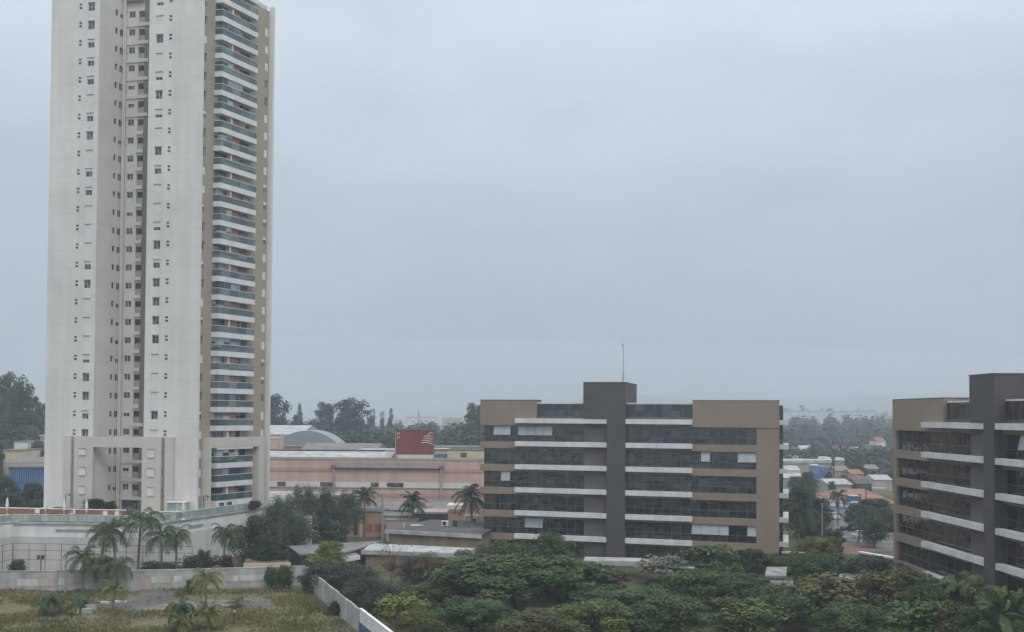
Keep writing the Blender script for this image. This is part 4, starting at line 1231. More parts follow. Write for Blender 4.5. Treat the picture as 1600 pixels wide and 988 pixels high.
# small things in the lot
p = onz(131, 959)
cr_ = thing('concrete_block', 'low stained concrete block half hidden by a small palm', 'block', p)
m_ = MB(); m_.box(p.x-.3, p.x+.9, p.y, p.y+.6, 0, .52); m_.build('block', M['concrete_light'], cr_)
for i, dx in enumerate((-1.3, -.85)):
    m_ = MB(); m_.box(p.x+dx, p.x+dx+.22, p.y+.1, p.y+.4, 0, .66); m_.build('stub', M['white_dirty'], cr_)
m_ = MB(); m_.box(p.x-1.5, p.x+1.0, p.y+.9, p.y+1.1, 0, .80); m_.build('rear_wall', M['concrete'], cr_)
for (xa, xb, y_, lb) in ((157, 173, 943.5, 'left one of two white kerb pieces by a small palm'), (178, 197, 942, 'right one of two white kerb pieces by a small palm')):
    a, b = onz(xa, y_), onz(xb, y_); m_ = MB(); m_.box(a.x, b.x, a.y, a.y+.25, 0, .22)
    tag(m_.build('kerb_piece', M['white']), lb, 'kerb', 'white kerb pieces')
p = onz(366, 978)
mp_ = thing('marker_post', 'short dark post with a pale cap standing in the dry grass', 'post', p)
m_ = MB(); m_.tube([p, p+Vector((0, 0, 1.45))], .06, 6); m_.build('post', M['metal_dark'], mp_)
m_ = MB(); m_.tube([p+Vector((0, 0, 1.45)), p+Vector((0, 0, 1.62))], [.09, .07], 6); m_.build('cap', M['white'], mp_)
def pole(name, label, px, pyt, Y, r_, mt, cat='pole', arms=()):
    b_ = at(px, 800, Y); zt_ = zat(px, pyt, Y)
    rt = thing(name, label, cat, (b_.x, Y, 0))
    m_ = MB(); m_.tube([(b_.x, Y, 0), (b_.x, Y, zt_)], [r_*1.2, r_*.85], 7); m_.build('shaft', M[mt], rt)
    for z, L_ in arms:
        m_ = MB(); m_.box(b_.x-L_, b_.x+L_, Y-.16, Y-.04, zt_-z, zt_-z+.12); m_.build('crossarm', M['wood_pole'], rt)
    return rt
pole('timber_pole', 'bare thin timber pole at the foot of the lot wall, left of the palms', 104, 869, 119.4, .11, 'wood_pole')

# ball court fence between the wall and the podium
cf = thing('court_fence', 'tall dark tube fence round the ball court below the podium', 'fence', (-70, 129, 0))
fa = at(-30, 880, 126); fbp = at(20, 880, 131.5); fc = at(300, 880, 129.5)
zf0, zf1 = .2, zat(20, 849, 131.5)
for a, b in ((fa, fbp), (fbp, fc)):
    a2, b2 = a.xy, b.xy; d = (b2-a2).normalized(); pl = Plane(a2, d, (d.y, -d.x)); Ls_ = (b2-a2).length
    n_ = max(2, round(Ls_/2.2))
    for k in range(n_+1):
        s_ = Ls_*k/n_; m_ = MB(); m_.tube([(*pl.p(s_), 0), (*pl.p(s_), zf1)], .036 if k else .06, 6); m_.build('post', M['metal_dark'], cf)
    for z in (zf1, zf1*.80, zf1*.52, .5):
        m_ = MB(); m_.tube([(*pl.p(0), z), (*pl.p(Ls_), z)], .028, 5); m_.build('rail', M['metal_dark'], cf)
m_ = None
p = at(64, 880, 126)
fl = thing('court_floodlight', 'small twin floodlight on a short pole over the ball court', 'floodlight', (p.x, 126, 0))
zt_ = zat(64, 873, 126)
m_ = MB(); m_.tube([(p.x, 126, 0), (p.x, 126, zt_)], .06, 6); m_.build('pole', M['metal_dark'], fl)
for dx in (-.42, .06):
    m_ = MB(); m_.box(p.x+dx, p.x+dx+.36, 125.75, 126.0, zt_-.05, zt_+.45); m_.build('lamp_head', M['lf_red'] if False else M['metal_dark'], fl)
m_ = MB(); m_.box(p.x-.04, p.x+.05, 125.8, 125.98, zt_-.02, zt_+.4); m_.build('bracket', M['white'], fl)

# ------------------------------------------------------------------ palms
g = 'young palms in the vacant lot'
palm('squat young palm, leftmost in the vacant lot', 78, 938, 962, 'short', g, sc_=.95)
palm('young palm behind the stained concrete block', 122, 942, 956, 'short', g, 'lf_palm', sc_=.85)
palm('young palm with drooping crown beside the white kerb pieces', 177, 922, 955, 'queen', g, 'lf_palmy', sc_=.72)
palm('dark-crowned young palm with yellow lower leaves, near the asphalt pad', 280, 950, 986, 'short', g, 'lf_palm', sc_=1.0)
palm('small yellow palm tuft at the foot of the dark-crowned young palm', 284, 972, 990, 'tuft', g, 'lf_palmy', sc_=.8)
palm('tall straggly yellowing palm in the middle of the vacant lot', 323, 905, 965, 'queen', g, 'lf_palmy', sc_=.85)
palm('bushy yellow palm at the foot of the tall straggly one', 326, 955, 985, 'tuft', g, 'lf_palmy', sc_=1.1)
palm('thin pale palm seedling in front of the bare pad', 112, 948, 962, 'tuft', g, 'lf_palmy', sc_=.5)
g = 'tall palms at the lot wall'
palm('tall palm at the lot wall with pale trunk and dead skirt, leftmost of its clump', 130, 872, 925, 'queen', g, sc_=1.0)
palm('slender palm in the clump at the lot wall, second from left', 146, 882, 925, 'queen2', g, 'lf_palmy', sc_=.85)
palm('yellowish palm in the middle of the clump at the lot wall', 166, 884, 922, 'queen', g, 'lf_palm', sc_=.9)
palm('dark palm at the right end of the clump at the lot wall', 190, 884, 921, 'queen2', g, sc_=.95)
g = 'queen palms between the lot wall and the podium'
for px_, pc, lb, s_ in ((156, 836, 'queen palm in front of the vent louvre, leftmost of its row', 1.0), (184, 826, 'queen palm second from left in the row before the podium', 1.1),
                        (216, 812, 'tallest queen palm of the row before the podium, crown over the deck', 1.3), (254, 836, 'queen palm right of the tallest one before the podium', 1.05), (277, 838, 'queen palm at the right end of the row, thin arching fronds', .95)):
    palm(lb, px_, pc, 0, 'queen' if px_ % 2 else 'queen2', g, 'lf_palm', Y=127, sc_=s_)
g = 'palms by the podium ramp'
palm('small palm with arching fronds against the podium wall', 350, 834, 0, 'queen', g, Y=130, sc_=.9)
palm('small palm right beside the arching palm at the podium wall', 369, 836, 0, 'queen2', g, Y=131, sc_=.8)
palm('royal palm in front of the pink hall left of the utility pole', 570, 777, 0, 'royal', None, 'lf_blue', Y=176, sc_=1.05)
palm('royal palm before the pink houses right of the utility pole', 646, 786, 0, 'royal', None, 'lf_blue', Y=172, sc_=1.15)
palm('tall palm against the pink hall beside the front office block', 738, 778, 0, 'queen', None, 'lf_blue', Y=166, sc_=1.55)
palm('thin palm in the side street between the two office blocks', 1309, 776, 0, 'queen', None, 'lf_blue', Y=200, sc_=1.0)
palm('broad palm in front of the white railing between the office blocks', 1341, 800, 0, 'queen2', None, 'lf_blue', Y=172, sc_=1.35)
palm('palm with a pale trunk close to the right end of the front block', 1247, 800, 0, 'queen', None, 'lf_blue', Y=158, sc_=1.4)
g = 'light green palms at the right block'
palm('light green palm in front of the lowest white ledge of the right block', 1502, 912, 0, 'feather', g, 'lf_palml', Y=98, sc_=.95)
palm('light green palm beside the grey core of the right block', 1530, 922, 0, 'feather', g, 'lf_palml', Y=95, sc_=.95)
palm('broad bright-leaved palm in the lower right corner', 1566, 960, 0, 'broad', g, 'lf_palml', Y=88, sc_=.9)
palm('bright broad-leaved palm cut by the right edge', 1590, 962, 0, 'broad', g, 'lf_palml', Y=92, sc_=.9)

# ------------------------------------------------------------------ low buildings in the middle ground
def flat_roof(name, label, cat, pix, z, th, wall, roof, z0=0.0, fascia=None, inset_=.5, **k):
    """roof outline given by photo pixels (front left, front right, back right, back left) on level z"""
    P = [onz(x, y, z) for x, y in pix]
    root = thing(name, label, cat, (P[0].x, P[0].y, z0))
    m_ = MB(); m_.prism([tuple(p.xy) for p in P], z-th, z); m_.build('roof', M[roof], root)
    c = sum(P, Vector())/4
    Q = [tuple((p + (c-p).normalized()*inset_).xy) for p in P]
    if wall:
        m_ = MB(); m_.prism(Q, z0, z-th-.002); m_.build('wall', M[wall], root)
    if fascia:
        d = (P[1]-P[0]).xy.normalized(); n_ = Vector((d.y, -d.x))
        if n_.y > 0: n_ = -n_
        f = Plane(P[0].xy, d, n_); m_ = MB(); f.box(m_, -.1, (P[1]-P[0]).xy.length+.1, .003, .25, z-.55, z+.06); m_.build('fascia', M[fascia], root)
    return root, P
gb, P = flat_roof('service_building', 'low building with dark flat roof and white fascia left of the front office block', 'building',
                  [(603, 828), (752, 836), (790, 816), (672, 812)], 3.9, .35, 'khaki', 'roof_dark', fascia='roof_white')
d = (P[1]-P[0]).xy.normalized(); fpl = Plane(P[0].xy, d, (d.y, -d.x))
for a, b, mt in ((.40, .72, 'off_glass'), (.76, .97, 'off_glass')):
    L_ = (P[1]-P[0]).xy.length; m_ = MB(); fpl.box(m_, L_*a, L_*b, -.52, -.40, 1.2, 2.9); m_.build('window', M[mt], gb)
def ac(px, py, z, label, w_=1.0, mt='frame_white'):
    p = onz(px, py, z)
    r = thing('air_conditioner', label, 'air conditioner', p, 'outdoor units on the dark flat roof')
    m_ = MB(); m_.box(p.x-w_/2, p.x+w_/2, p.y, p.y+.5, z+.1, z+.95); m_.build('casing', M[mt], r)
    m_ = MB(); c_ = Vector((p.x-.08, p.y-.03, z+.52)); m_.tube([c_+Vector((0, .025, 0)), c_], [.33, .33], 14); m_.build('fan_grille', M['metal_dark'], r)
    for dx in (-w_/2+.08, w_/2-.16):
        m_ = MB(); m_.box(p.x+dx, p.x+dx+.08, p.y, p.y+.5, z, z+.1); m_.build('foot', M['metal_dark'], r)
ac(695, 823, 3.9, 'white outdoor unit with round fan, left one on the dark flat roof', 1.15)
ac(711, 823, 3.9, 'dark outdoor unit right of the white one on the dark flat roof', .8, 'black')
ac(742, 818, 3.9, 'small white outdoor unit near the office wall', .7)
p = onz(656, 822, 3.9)
sk = thing('roof_skylight', 'flat white skylight strip on the dark flat roof', 'skylight', p)
m_ = MB(); m_.box(p.x-1.5, p.x-.02, p.y, p.y+1.0, 3.9, 4.02); m_.build('panel', M['white'], sk)
m_ = MB(); m_.box(p.x+.02, p.x+.5, p.y, p.y+1.0, 3.9, 4.0); m_.build('panel', M['metal_grey'], sk)
p = onz(631, 825, 3.9); m_ = MB(); m_.tube([p, p+Vector((0, 0, .9))], .07, 6); tag(m_.build('vent_pipe', M['white']), 'short white vent pipe on the left part of the dark flat roof', 'vent pipe')
flat_roof('white_roofed_shed', 'long low shed with bluish white roof running to the front office block', 'shed', [(566, 860), (760, 867), (768, 858), (580, 849)], 2.9, .3, 'khaki', 'roof_white', fascia='roof_white')
dsh, P = flat_roof('dark_shed', 'shed with weathered grey roof and dark slate gable wall behind the diagonal wall', 'shed', [(468, 866), (545, 862), (598, 845), (450, 853)], 2.9, .25, None, 'roof_tile_grey')
Q = [onz(*q, 2.9) for q in ((451, 853.5), (470, 865.5), (545, 861), (592, 847))]
m_ = MB(); m_.prism([tuple(q.xy) for q in Q], 0, 2.64); m_.build('wall', M['dark_wall'], dsh)
flat_roof('small_canopy', 'small flat canopy with grey top and white edge among the trees', 'canopy', [(516, 876), (560, 868), (558, 864), (520, 866)], 2.5, .35, 'khaki', 'roof_tile_grey', fascia='white')
flat_roof('planter_box', 'long cream masonry planter filled with red earth behind the lot wall', 'planter', [(382, 881), (453, 880), (449, 873), (384, 873)], 2.2, .25, 'cream', 'earth_red', fascia='cream', inset_=.1)
# covered walkway and car port roofs in front of the front office block
flat_roof('entrance_canopy', 'bluish white entrance canopy at the foot of the grey core', 'canopy', [(912, 876), (1000, 878), (1003, 872), (914, 870)], 2.2, .2, None, 'roof_white', fascia='roof_white')
for i, (pix, lb) in enumerate((([(1003, 882), (1085, 888), (1088, 878), (1004, 873)], 'pale flat carport roof right of the entrance canopy, behind the silvery tree'),
                 ([(1195, 900), (1228, 900), (1230, 886), (1198, 886)], 'small white carport roof by the right foot of the front block'),
                 ([(1310, 906), (1362, 908), (1364, 898), (1312, 896)], 'white carport roof seen through the branches near the right block'),
                 ([(1172, 912), (1238, 916), (1240, 908), (1175, 905)], 'grey carport roof low among the tree tops in front of the front block'))):
    r_, P_ = flat_roof('carport_roof', lb, 'carport', pix, 2.6, .22, None, 'roof_pale' if i != 3 else 'roof_tile_grey')
    r_['group'] = 'carport roofs between the office blocks'
    for q in P_:
        c_ = sum(P_, Vector())/4; q2 = q + (c_-q)*.1
        m_ = MB(); m_.tube([(q2.x, q2.y, 0), (q2.x, q2.y, 2.37)], .07, 6); m_.build('post', M['metal_grey'], r_)
for q in ((918, 874), (995, 877)):
    pass
# white boundary parapet between the two office blocks
for (a, b, lb) in (((1222, 862), (1310, 866), 'low white wall left of the green bush between the blocks'), ((1342, 862), (1400, 872), 'low white wall running to the right office block')):
    A, B_ = onz(*a, 2.0), onz(*b, 2.0); d = (B_-A).xy.normalized(); pl = Plane(A.xy, d, (d.y, -d.x)); L_ = (B_-A).xy.length
    r = thing('white_wall', lb, 'wall', (A.x, A.y, 0)); m_ = MB(); pl.box(m_, 0, L_, -.25, 0, 0, 1.75); m_.build('wall', M['khaki'], r)
    m_ = MB(); pl.box(m_, -.1, L_+.1, -.7, .3, 1.75, 2.0); m_.build('coping', M['white'], r)
# pink houses in front of the hall
def hip_house(name, label, pa, pb, pye, pyr, Y, dep, wall, roof, wins=()):
    f = front(pa, pb, Y, Y, dep); P = [Vector(p) for p in f]; ze, zr_ = zat((pa+pb)/2, pye, Y), zat((pa+pb)/2, pyr, Y+dep/2)
    root = thing(name, label, 'house', (*P[0], 0))
    m_ = MB(); m_.prism(f, 0, ze); m_.build('wall', M[wall], root)
    c = sum(P, Vector((0, 0)))/4; Q = [p+(p-c).normalized()*.7 for p in P]
    a = P[0].lerp(P[3], .5).lerp(c, .55); b = P[1].lerp(P[2], .5).lerp(c, .55)
    m_ = MB(); m_.v = [(*Q[0], ze+.01), (*Q[1], ze+.01), (*Q[2], ze+.01), (*Q[3], ze+.01), (*a, zr_), (*b, zr_)]
    m_.f = [(0, 1, 5, 4), (2, 3, 4, 5), (1, 2, 5), (3, 0, 4), (3, 2, 1, 0)]; m_.build('roof', M[roof], root)
    d = (P[1]-P[0]).normalized(); n_ = Vector((d.y, -d.x)); n_ = n_ if n_.y < 0 else -n_
    pl = Plane(P[0], d, n_); L_ = (P[1]-P[0]).length
    for x, w_, z, h, mt in wins:
        m_ = MB(); pl.box(m_, L_*x, L_*(x+w_), .003, .06, z, z+h); m_.build('window', M[mt], root)
    return root
hip_house('pink_house', 'pink house with low grey hip roof left of the royal palm', 575, 650, 797, 782, 190, 12, 'pink', 'roof_tile_grey', ((.1, .3, 3.0, .5, 'dark_wall'), (.55, .3, 3.0, .5, 'dark_wall')))
hip_house('pink_house', 'pink house with wider grey hip roof right of the royal palm', 655, 705, 797, 783, 192, 12, 'pink', 'roof_tile_grey', ((.1, .75, 3.0, .6, 'dark_wall'),))
f = front(700, 726, 188, 188, 5)
ph = quadbuild('salmon_annex', 'salmon annex with three small arches beside the hip roof house', 'annex', f, 0, zat(712, 796, 188), 'salmon', 'white', over=.1, th=.8)
d_ = (Vector(f[1])-Vector(f[0])).normalized(); pla = Plane(f[0], d_, (d_.y, -d_.x))
for i in range(3):
    c_ = 1.0 + .62*i; z = zat(712, 803, 188); m_ = MB(); pts = [(*pla.p(c_+.22*math.cos(t*math.pi/8), .004), z+.32*math.sin(t*math.pi/8)) for t in range(9)]
    q2 = [(*pla.p(c_+.22*math.cos(t*math.pi/8), .04), z+.32*math.sin(t*math.pi/8)) for t in range(9)]
    m_.v = pts+q2; m_.f = [tuple(range(9, 18))] + [(t, t+1, t+10, t+9) for t in range(8)]; m_.build('arch', M['dark_wall'], ph)
quadbuild('tin_roof_shed', 'grey tin roof shed stepping down in front of the left pink house', 'shed', front(600, 645, 174, 174, 5), 0, zat(620, 806, 174), 'mauve', 'roof_tile_grey', ridge=.5, th=.1, windows=((.05, .9, 1.2, 1.2, 'dark_wall', 'opening'),))
quadbuild('tin_roof_shed', 'lower mauve shed with pale roof edge by the utility pole', 'shed', front(604, 652, 170, 170, 3.5), 0, zat(625, 814, 170), 'mauve', 'roof_tile_grey', over=.15, th=.12)
quadbuild('open_porch', 'long dark porch with pale roof edges before the right pink house', 'porch', front(648, 698, 178, 178, 6), 0, zat(672, 803, 178), 'dark_wall', 'mauve', over=.2, th=.35)
sw = quadbuild('salmon_wall', 'salmon garden building with openings behind the willow-like trees', 'building', front(538, 600, 176, 176, 6), 0, zat(570, 801, 176), 'salmon', 'metal_dark', over=.15, th=.18, windows=((.05, .10, .5, 1.8, 'pink_dark', 'door'), (.26, .10, .3, 2.6, 'dark_wall', 'doorway'), (.52, .22, .9, 1.5, 'terracotta', 'shutter'), (.78, .2, .9, 1.5, 'terracotta', 'shutter')))
hp = front(538, 600, 176, 176, 6); q = Vector(hp[0]).lerp(Vector(hp[1]), .45)
m_ = MB(); m_.box(q.x-.18, q.x+.18, q.y-.4, q.y-.05, 0, zat(566, 801, 176)); tag(m_.build('porch_column', M['pink']), 'pale pink column in front of the salmon garden building', 'column')
pole('utility_pole', 'tall concrete utility pole in front of the pink houses', 597.5, 771, 164, .16, 'wood_pole', 'utility pole')
quadbuild('grey_wall_panel', 'leaning grey concrete wall end seen between the willow-like trees', 'wall', front(472, 489, 152, 153, .4), 0, zat(480, 808, 152), 'concrete_light', 'concrete_light', over=.02, th=.05)

# ------------------------------------------------------------------ side street between the blocks
ground_patch('side_street', gp((1275, 842), (1352, 842), (1330, 776), (1282, 776)), .010, M['road_grey'])
ground_patch('parking_yard', gp((1290, 862), (1400, 862), (1396, 815), (1300, 815)), .012, M['road_grey'])
ground_patch('earth_bank', gp((1316, 866), (1362, 868), (1356, 852), (1318, 850)), .018, M['earth_red'])
flat_roof('warehouse', 'long warehouse with white sloped roof beyond the street', 'warehouse', [(1222, 720), (1300, 719), (1296, 713.5), (1222, 711)], zat(1260, 719, 330), 1.0, 'mauve', 'roof_white')
flat_roof('warehouse', 'small white-roofed building at the right end of the long warehouse', 'warehouse', [(1304, 718.5), (1320, 718.5), (1316, 714.5), (1306, 714.5)], zat(1310, 718.5, 332), .6, 'mauve', 'roof_white')
def tank(px, pyt, pyb, Y, wpx, label):
    b_ = at(px, pyb, Y); r_ = wpx*Y/F/2; zt_ = zat(px, pyt, Y)
    r = thing('water_tank', label, 'water tank', (b_.x, Y, 0), 'blue water tanks')
    m_ = MB(); m_.tube([(b_.x, Y, 0), (b_.x, Y, zt_-.5)], r_, 20); m_.build('barrel', M['blue_tank'], r)
    m_ = MB(); m_.tube([(b_.x, Y, zt_-.5), (b_.x, Y, zt_-.15), (b_.x, Y, zt_)], [r_*1.04, r_*.8, r_*.2], 20); m_.build('lid', M['roof_white'] if px < 1275 else M['blue_tank'], r)
tank(1272, 725, 744, 318, 15, 'larger blue water tank with a pale lid')
tank(1285.5, 727.5, 744, 322, 11, 'smaller blue water tank behind the larger one')
quadbuild('white_shed', 'pale shed with white metal roof behind the orange roof', 'shed', front(1295, 1332, 278, 278, 14), 0, zat(1313, 757, 278), 'concrete_light', 'roof_white', ridge=1.2, over=.6, th=.4)
quadbuild('white_shed', 'long low white roof left of the pale shed', 'shed', front(1222, 1262, 290, 290, 12), 0, zat(1240, 747, 290), 'concrete_light', 'roof_white', ridge=1.0, th=.3)
quadbuild('white_shed', 'thin white roof right of the orange roof ridge', 'shed', front(1345, 1385, 290, 290, 10), 0, zat(1360, 765, 290), 'mauve', 'roof_white', th=.5)
hip_house('orange_roof_house', 'long house under a faded orange tile roof between the blocks', 1306, 1402, 787, 764, 238, 22, 'salmon', 'orange_tile', ((.36, .05, 2.0, 1.4, 'dark_wall'),))
def kiosk(pa, pb, pyt, Y, label, mt):
    quadbuild('blue_stall', label, 'stall', front(pa, pb, Y, Y, 3), 0, zat((pa+pb)/2, pyt, Y), mt, 'roof_white', group='blue stalls along the street', over=.2, th=.15, windows=((.1, .8, 1.0, .9, 'white', 'counter'),))
kiosk(1296, 1307, 785, 232, 'blue stall left of the thin palm', 'blue_tank')
kiosk(1309, 1318, 785.5, 232, 'blue stall just right of the thin palm', 'blue_tank')
kiosk(1328, 1344, 776, 236, 'darker blue stall against the orange roof house', 'blue_clad')
quadbuild('blue_wall_house', 'low blue house behind the parked van', 'house', front(1286, 1300, 250, 250, 6), 0, zat(1292, 777, 250), 'blue_clad', 'orange_tile', over=.2, th=.3)

def car(px, py, label, mt, heading=0.0, van=False):
    p = onz(px, py)
    r = thing('parked_car' if not van else 'delivery_van', label, 'car' if not van else 'van', p, 'cars in the side street'); r.rotation_euler = (0, 0, heading)
    def b(mb, n, m, par=r, sm=False):
        o = mb.mesh(n); o.materials.append(M[m]); return link(n, o, par)
    prof = [(-2.1, .35), (2.1, .35), (2.12, .75), (1.95, .92), (1.1, 1.0), (-1.9, 1.02), (-2.12, .85)] if not van else [(-2.4, .35), (2.5, .35), (2.5, 1.0), (2.1, 1.25), (1.7, 2.15), (-2.4, 2.2)]
    cab = [(1.05, .985), (.45, 1.45), (-1.2, 1.47), (-1.85, 1.005)] if not van else None
    def ext(pr, w_, n, m):
        mb = MB(); k = len(pr)
        mb.v = [(x, -w_, z) for x, z in pr]+[(x, w_, z) for x, z in pr]
        mb.f = [tuple(range(k)), tuple(range(2*k-1, k-1, -1))]+[(i, i+k, (i+1) % k+k, (i+1) % k) for i in range(k)]
        return b(mb, n, m)
    ext(prof, .86, 'body', mt)
    if cab:
        ext(cab, .76, 'glasshouse', 'off_glass'); mb = MB(); mb.box(-1.15, .42, -.72, .72, 1.465, 1.50); b(mb, 'roof', mt)
    else:
        mb = MB(); mb.prism([(1.86, -.75), (2.24, -.75), (2.24, .75), (1.86, .75)], 1.32, 1.33); 
        mb = MB(); mb.v = [(2.11, -.74, 1.29), (2.11, .74, 1.29), (1.78, .74, 2.02), (1.78, -.74, 2.02), (2.15, -.74, 1.31), (2.15, .74, 1.31), (1.82, .74, 2.04), (1.82, -.74, 2.04)]
        mb.f = [(4, 5, 6, 7), (0, 3, 2, 1), (0, 1, 5, 4), (1, 2, 6, 5), (2, 3, 7, 6), (3, 0, 4, 7)]; b(mb, 'windscreen', 'off_glass')
    for x in (-1.3, 1.3):
        for y in (-.80, .80):
            mb = MB(); mb.tube([(x, y-.1, .32), (x, y+.1, .32)], .32, 14); b(mb, 'wheel', 'tyre')
    for y in (-.6, .6):
        mb = MB(); mb.box(2.1 if not van else 2.49, 2.14 if not van else 2.53, y-.16, y+.16, .62, .76); b(mb, 'headlight', 'frame_white')
car(1280.5, 791, 'white delivery van parked beside the street trees', 'white_car', -1.6, True)
car(1285, 797, 'red car just in front of the white van', 'red_car', 1.5)
car(1302, 812, 'silver car facing down the middle of the side street', 'silver_car', -1.45)
car(1304, 806, 'dark car behind the silver one in the side street', 'dark_car', -1.4)
car(1330, 795, 'small white car beside the blue stalls', 'white_car', .5)
car(1331, 830, 'dark car parked behind the white railing, left of the broad palm', 'dark_car', .35)
car(1347, 832, 'dark grey car parked right of the broad palm', 'dark_car', .2)
car(1349, 842, 'white car parked behind the railing under the trees', 'white_car', .3)
car(1307, 846, 'white car at the street end of the white railing', 'white_car', .2)
# white railing along the yard
A, B_ = onz(1302, 846), onz(1402, 850)
d = (B_-A).xy.normalized(); pl = Plane(A.xy, d, (d.y, -d.x)); L_ = (B_-A).xy.length
wr = thing('white_railing', 'white picket railing along the parking yard between the blocks', 'railing', (A.x, A.y, 0))
for z in (.35, 1.75):
    m_ = MB(); pl.box(m_, 0, L_, -.05, .0, z, z+.09); m_.build('rail', M['white'], wr)
n_ = 46
for k in range(n_+1):
    s_ = L_*k/n_; m_ = MB(); pl.box(m_, s_-.045, s_+.045, .003, .05, .1, 1.95); m_.build('picket', M['white'], wr)
m_ = MB(); pl.box(m_, 0, L_, -.2, 0.06, 0, .10); m_.build('kerb', M['concrete_light'], wr)
pole('utility_pole', 'slim pale pole rising from the trees left of the side street', 1284.5, 786, 162, .10, 'wood_pole', 'utility pole')
pole('utility_pole', 'dark utility pole in front of the orange roof', 1353, 757, 232, .13, 'metal_dark', 'utility pole', ((.5, .9),))
pole('utility_pole', 'dark utility pole beside the blue water tanks', 1303, 714, 300, .16, 'metal_dark', 'utility pole', ((.4, 1.0),))
pole('utility_pole', 'grey utility pole left of the water tanks', 1281, 748, 270, .13, 'wood_pole', 'utility pole', ((.4, .9),))

# ------------------------------------------------------------------ far left, behind the tower
bb = quadbuild('blue_clad_hall', 'hall with bright blue ribbed cladding behind the pool deck trees', 'hall', front(14, 90, 232, 232, 20), 0, zat(50, 731, 232), 'blue_clad', 'roof_tile_grey', over=.4, th=.4)
f = front(14, 90, 232, 232, 20); d_ = (Vector(f[1])-Vector(f[0])).normalized(); plb = Plane(f[0], d_, (d_.y, -d_.x)); L_ = (Vector(f[1])-Vector(f[0])).length
for k in range(22):
    s_ = L_*(k+.5)/22; m_ = MB(); plb.box(m_, s_-.10, s_+.10, .003, .10, 0, zat(50, 732, 232)); m_.build('rib', M['blue_tank'], bb)
for y0_, y1_ in ((730, 727), (724.5, 722)):
    m_ = MB(); plb.box(m_, -.5, L_+.5, .004, .4, zat(50, y0_, 232), zat(50, y1_, 232)); m_.build('roof_edge', M['mauve'], bb)
quadbuild('grey_roof_hall', 'grey roofed hall just beyond the blue clad hall', 'hall', front(5, 95, 250, 250, 14), 0, zat(50, 722, 250), 'mauve', 'roof_tile_grey', ridge=1.0)
quadbuild('orange_building', 'pale orange building left of the tower under the large eucalyptus', 'building', front(-30, 26, 330, 330, 20), 0, zat(0, 674, 330), 'salmon', 'roof_tile_grey', over=.3, th=.6, windows=((.52, .06, 8.2, 1.2, 'white', 'window'), (.66, .06, 8.2, 1.2, 'white', 'window'), (.80, .06, 8.2, 1.2, 'white', 'window')))
quadbuild('white_building', 'white building beside the tower foot at the far left', 'building', front(22, 60, 300, 300, 14), 0, zat(40, 691, 300), 'white', 'roof_tile_grey', over=.2, windows=((.35, .08, 6, 1.5, 'pane', 'window'), (.6, .08, 6, 1.5, 'pane', 'window')))
quadbuild('white_building', 'grey-white flat roofed building touching the tower edge', 'building', front(46, 90, 312, 312, 14), 0, zat(60, 682, 312), 'concrete_light', 'roof_white', over=.2)
quadbuild('ochre_building', 'ochre building below the white one at the far left', 'building', front(5, 36, 280, 280, 12), 0, zat(20, 704, 280), 'cream', 'roof_tile_grey', over=.4)
pole('utility_pole', 'left of two thin poles before the white building', 43.5, 694, 285, .14, 'metal_dark', 'utility pole', ((.3, .8),))
pole('utility_pole', 'right of two thin poles before the white building', 47, 692, 285, .14, 'metal_dark', 'utility pole', ((.3, .8),))

# ------------------------------------------------------------------ far right buildings
quadbuild('distant_warehouse', 'very long white warehouse on the far hillside', 'warehouse', front(1195, 1366, 640, 640, 40), 0, zat(1290, 643.5, 640), 'white', 'roof_white', over=.5, th=.5)
rr = random.Random(5)
far_b = [(1222, 1245, 706, 420, 'small white house left of the dark tree belt', 'white'), (1252, 1272, 703, 430, 'pale house with a low roof above the dark tree belt', 'concrete_light'), (1282, 1300, 705, 425, 'brownish house behind the dark tree belt', 'pink'),
         (1308, 1322, 700, 440, 'cream house behind the dark tree belt', 'cream'), (1338, 1360, 701, 430, 'flat white house right of the cream one', 'white'), (1360, 1370, 697, 428, 'light blue house near the right block', 'blue_tank'),
         (1371, 1384, 690, 440, 'white gabled house near the right block', 'white'), (1374, 1396, 708, 400, 'grey roofed house touching the right block edge', 'concrete_light'), (1380, 1396, 722, 380, 'white house low by the right block edge', 'white'),
         (600, 628, 657, 700, 'pale distant shed above the far wood', 'white'), (632, 682, 652.5, 720, 'long pale distant hall in the mist', 'white'), (690, 720, 656, 690, 'pale distant shed right of the long hall', 'concrete_light'), (722, 745, 660, 660, 'pale distant house by the lone misty tree', 'white')]
for pa, pb, pyt, Y, lb, mt in far_b:
    quadbuild('distant_house', lb, 'house', front(pa, pb, Y, Y, 10), 0, zat((pa+pb)/2, pyt, Y), mt, rr.choice(('roof_tile_grey', 'orange_tile', 'roof_white')), ridge=rr.choice((0, 1.8)), th=.4)
pole('radio_mast', 'thin dark mast standing over the far misty hall', 653, 641, 690, .45, 'metal_dark', 'mast')
for pa, pb, pyt, Y, lb, wl, rf in ((1306, 1328, 736, 315, 'low grey roof just right of the blue tanks', 'mauve', 'roof_tile_grey'), (1330, 1350, 741, 305, 'small brick-coloured house between the poles', 'salmon', 'orange_tile'), (1352, 1374, 733, 325, 'pale house with a grey roof above the orange roof', 'concrete_light', 'roof_tile_grey'),
        (1366, 1394, 750, 292, 'long grey shed right of the pole on the orange roof', 'mauve', 'roof_white'), (1226, 1250, 735, 310, 'white-roofed shed left of the blue tanks', 'white', 'roof_white'), (1338, 1362, 756, 276, 'low dark shed behind the orange roof ridge', 'dark_wall', 'roof_dark')):
    quadbuild('town_house', lb, 'house', front(pa, pb, Y, Y, 9), 0, zat((pa+pb)/2, pyt, Y), wl, rf, ridge=1.3, th=.3)
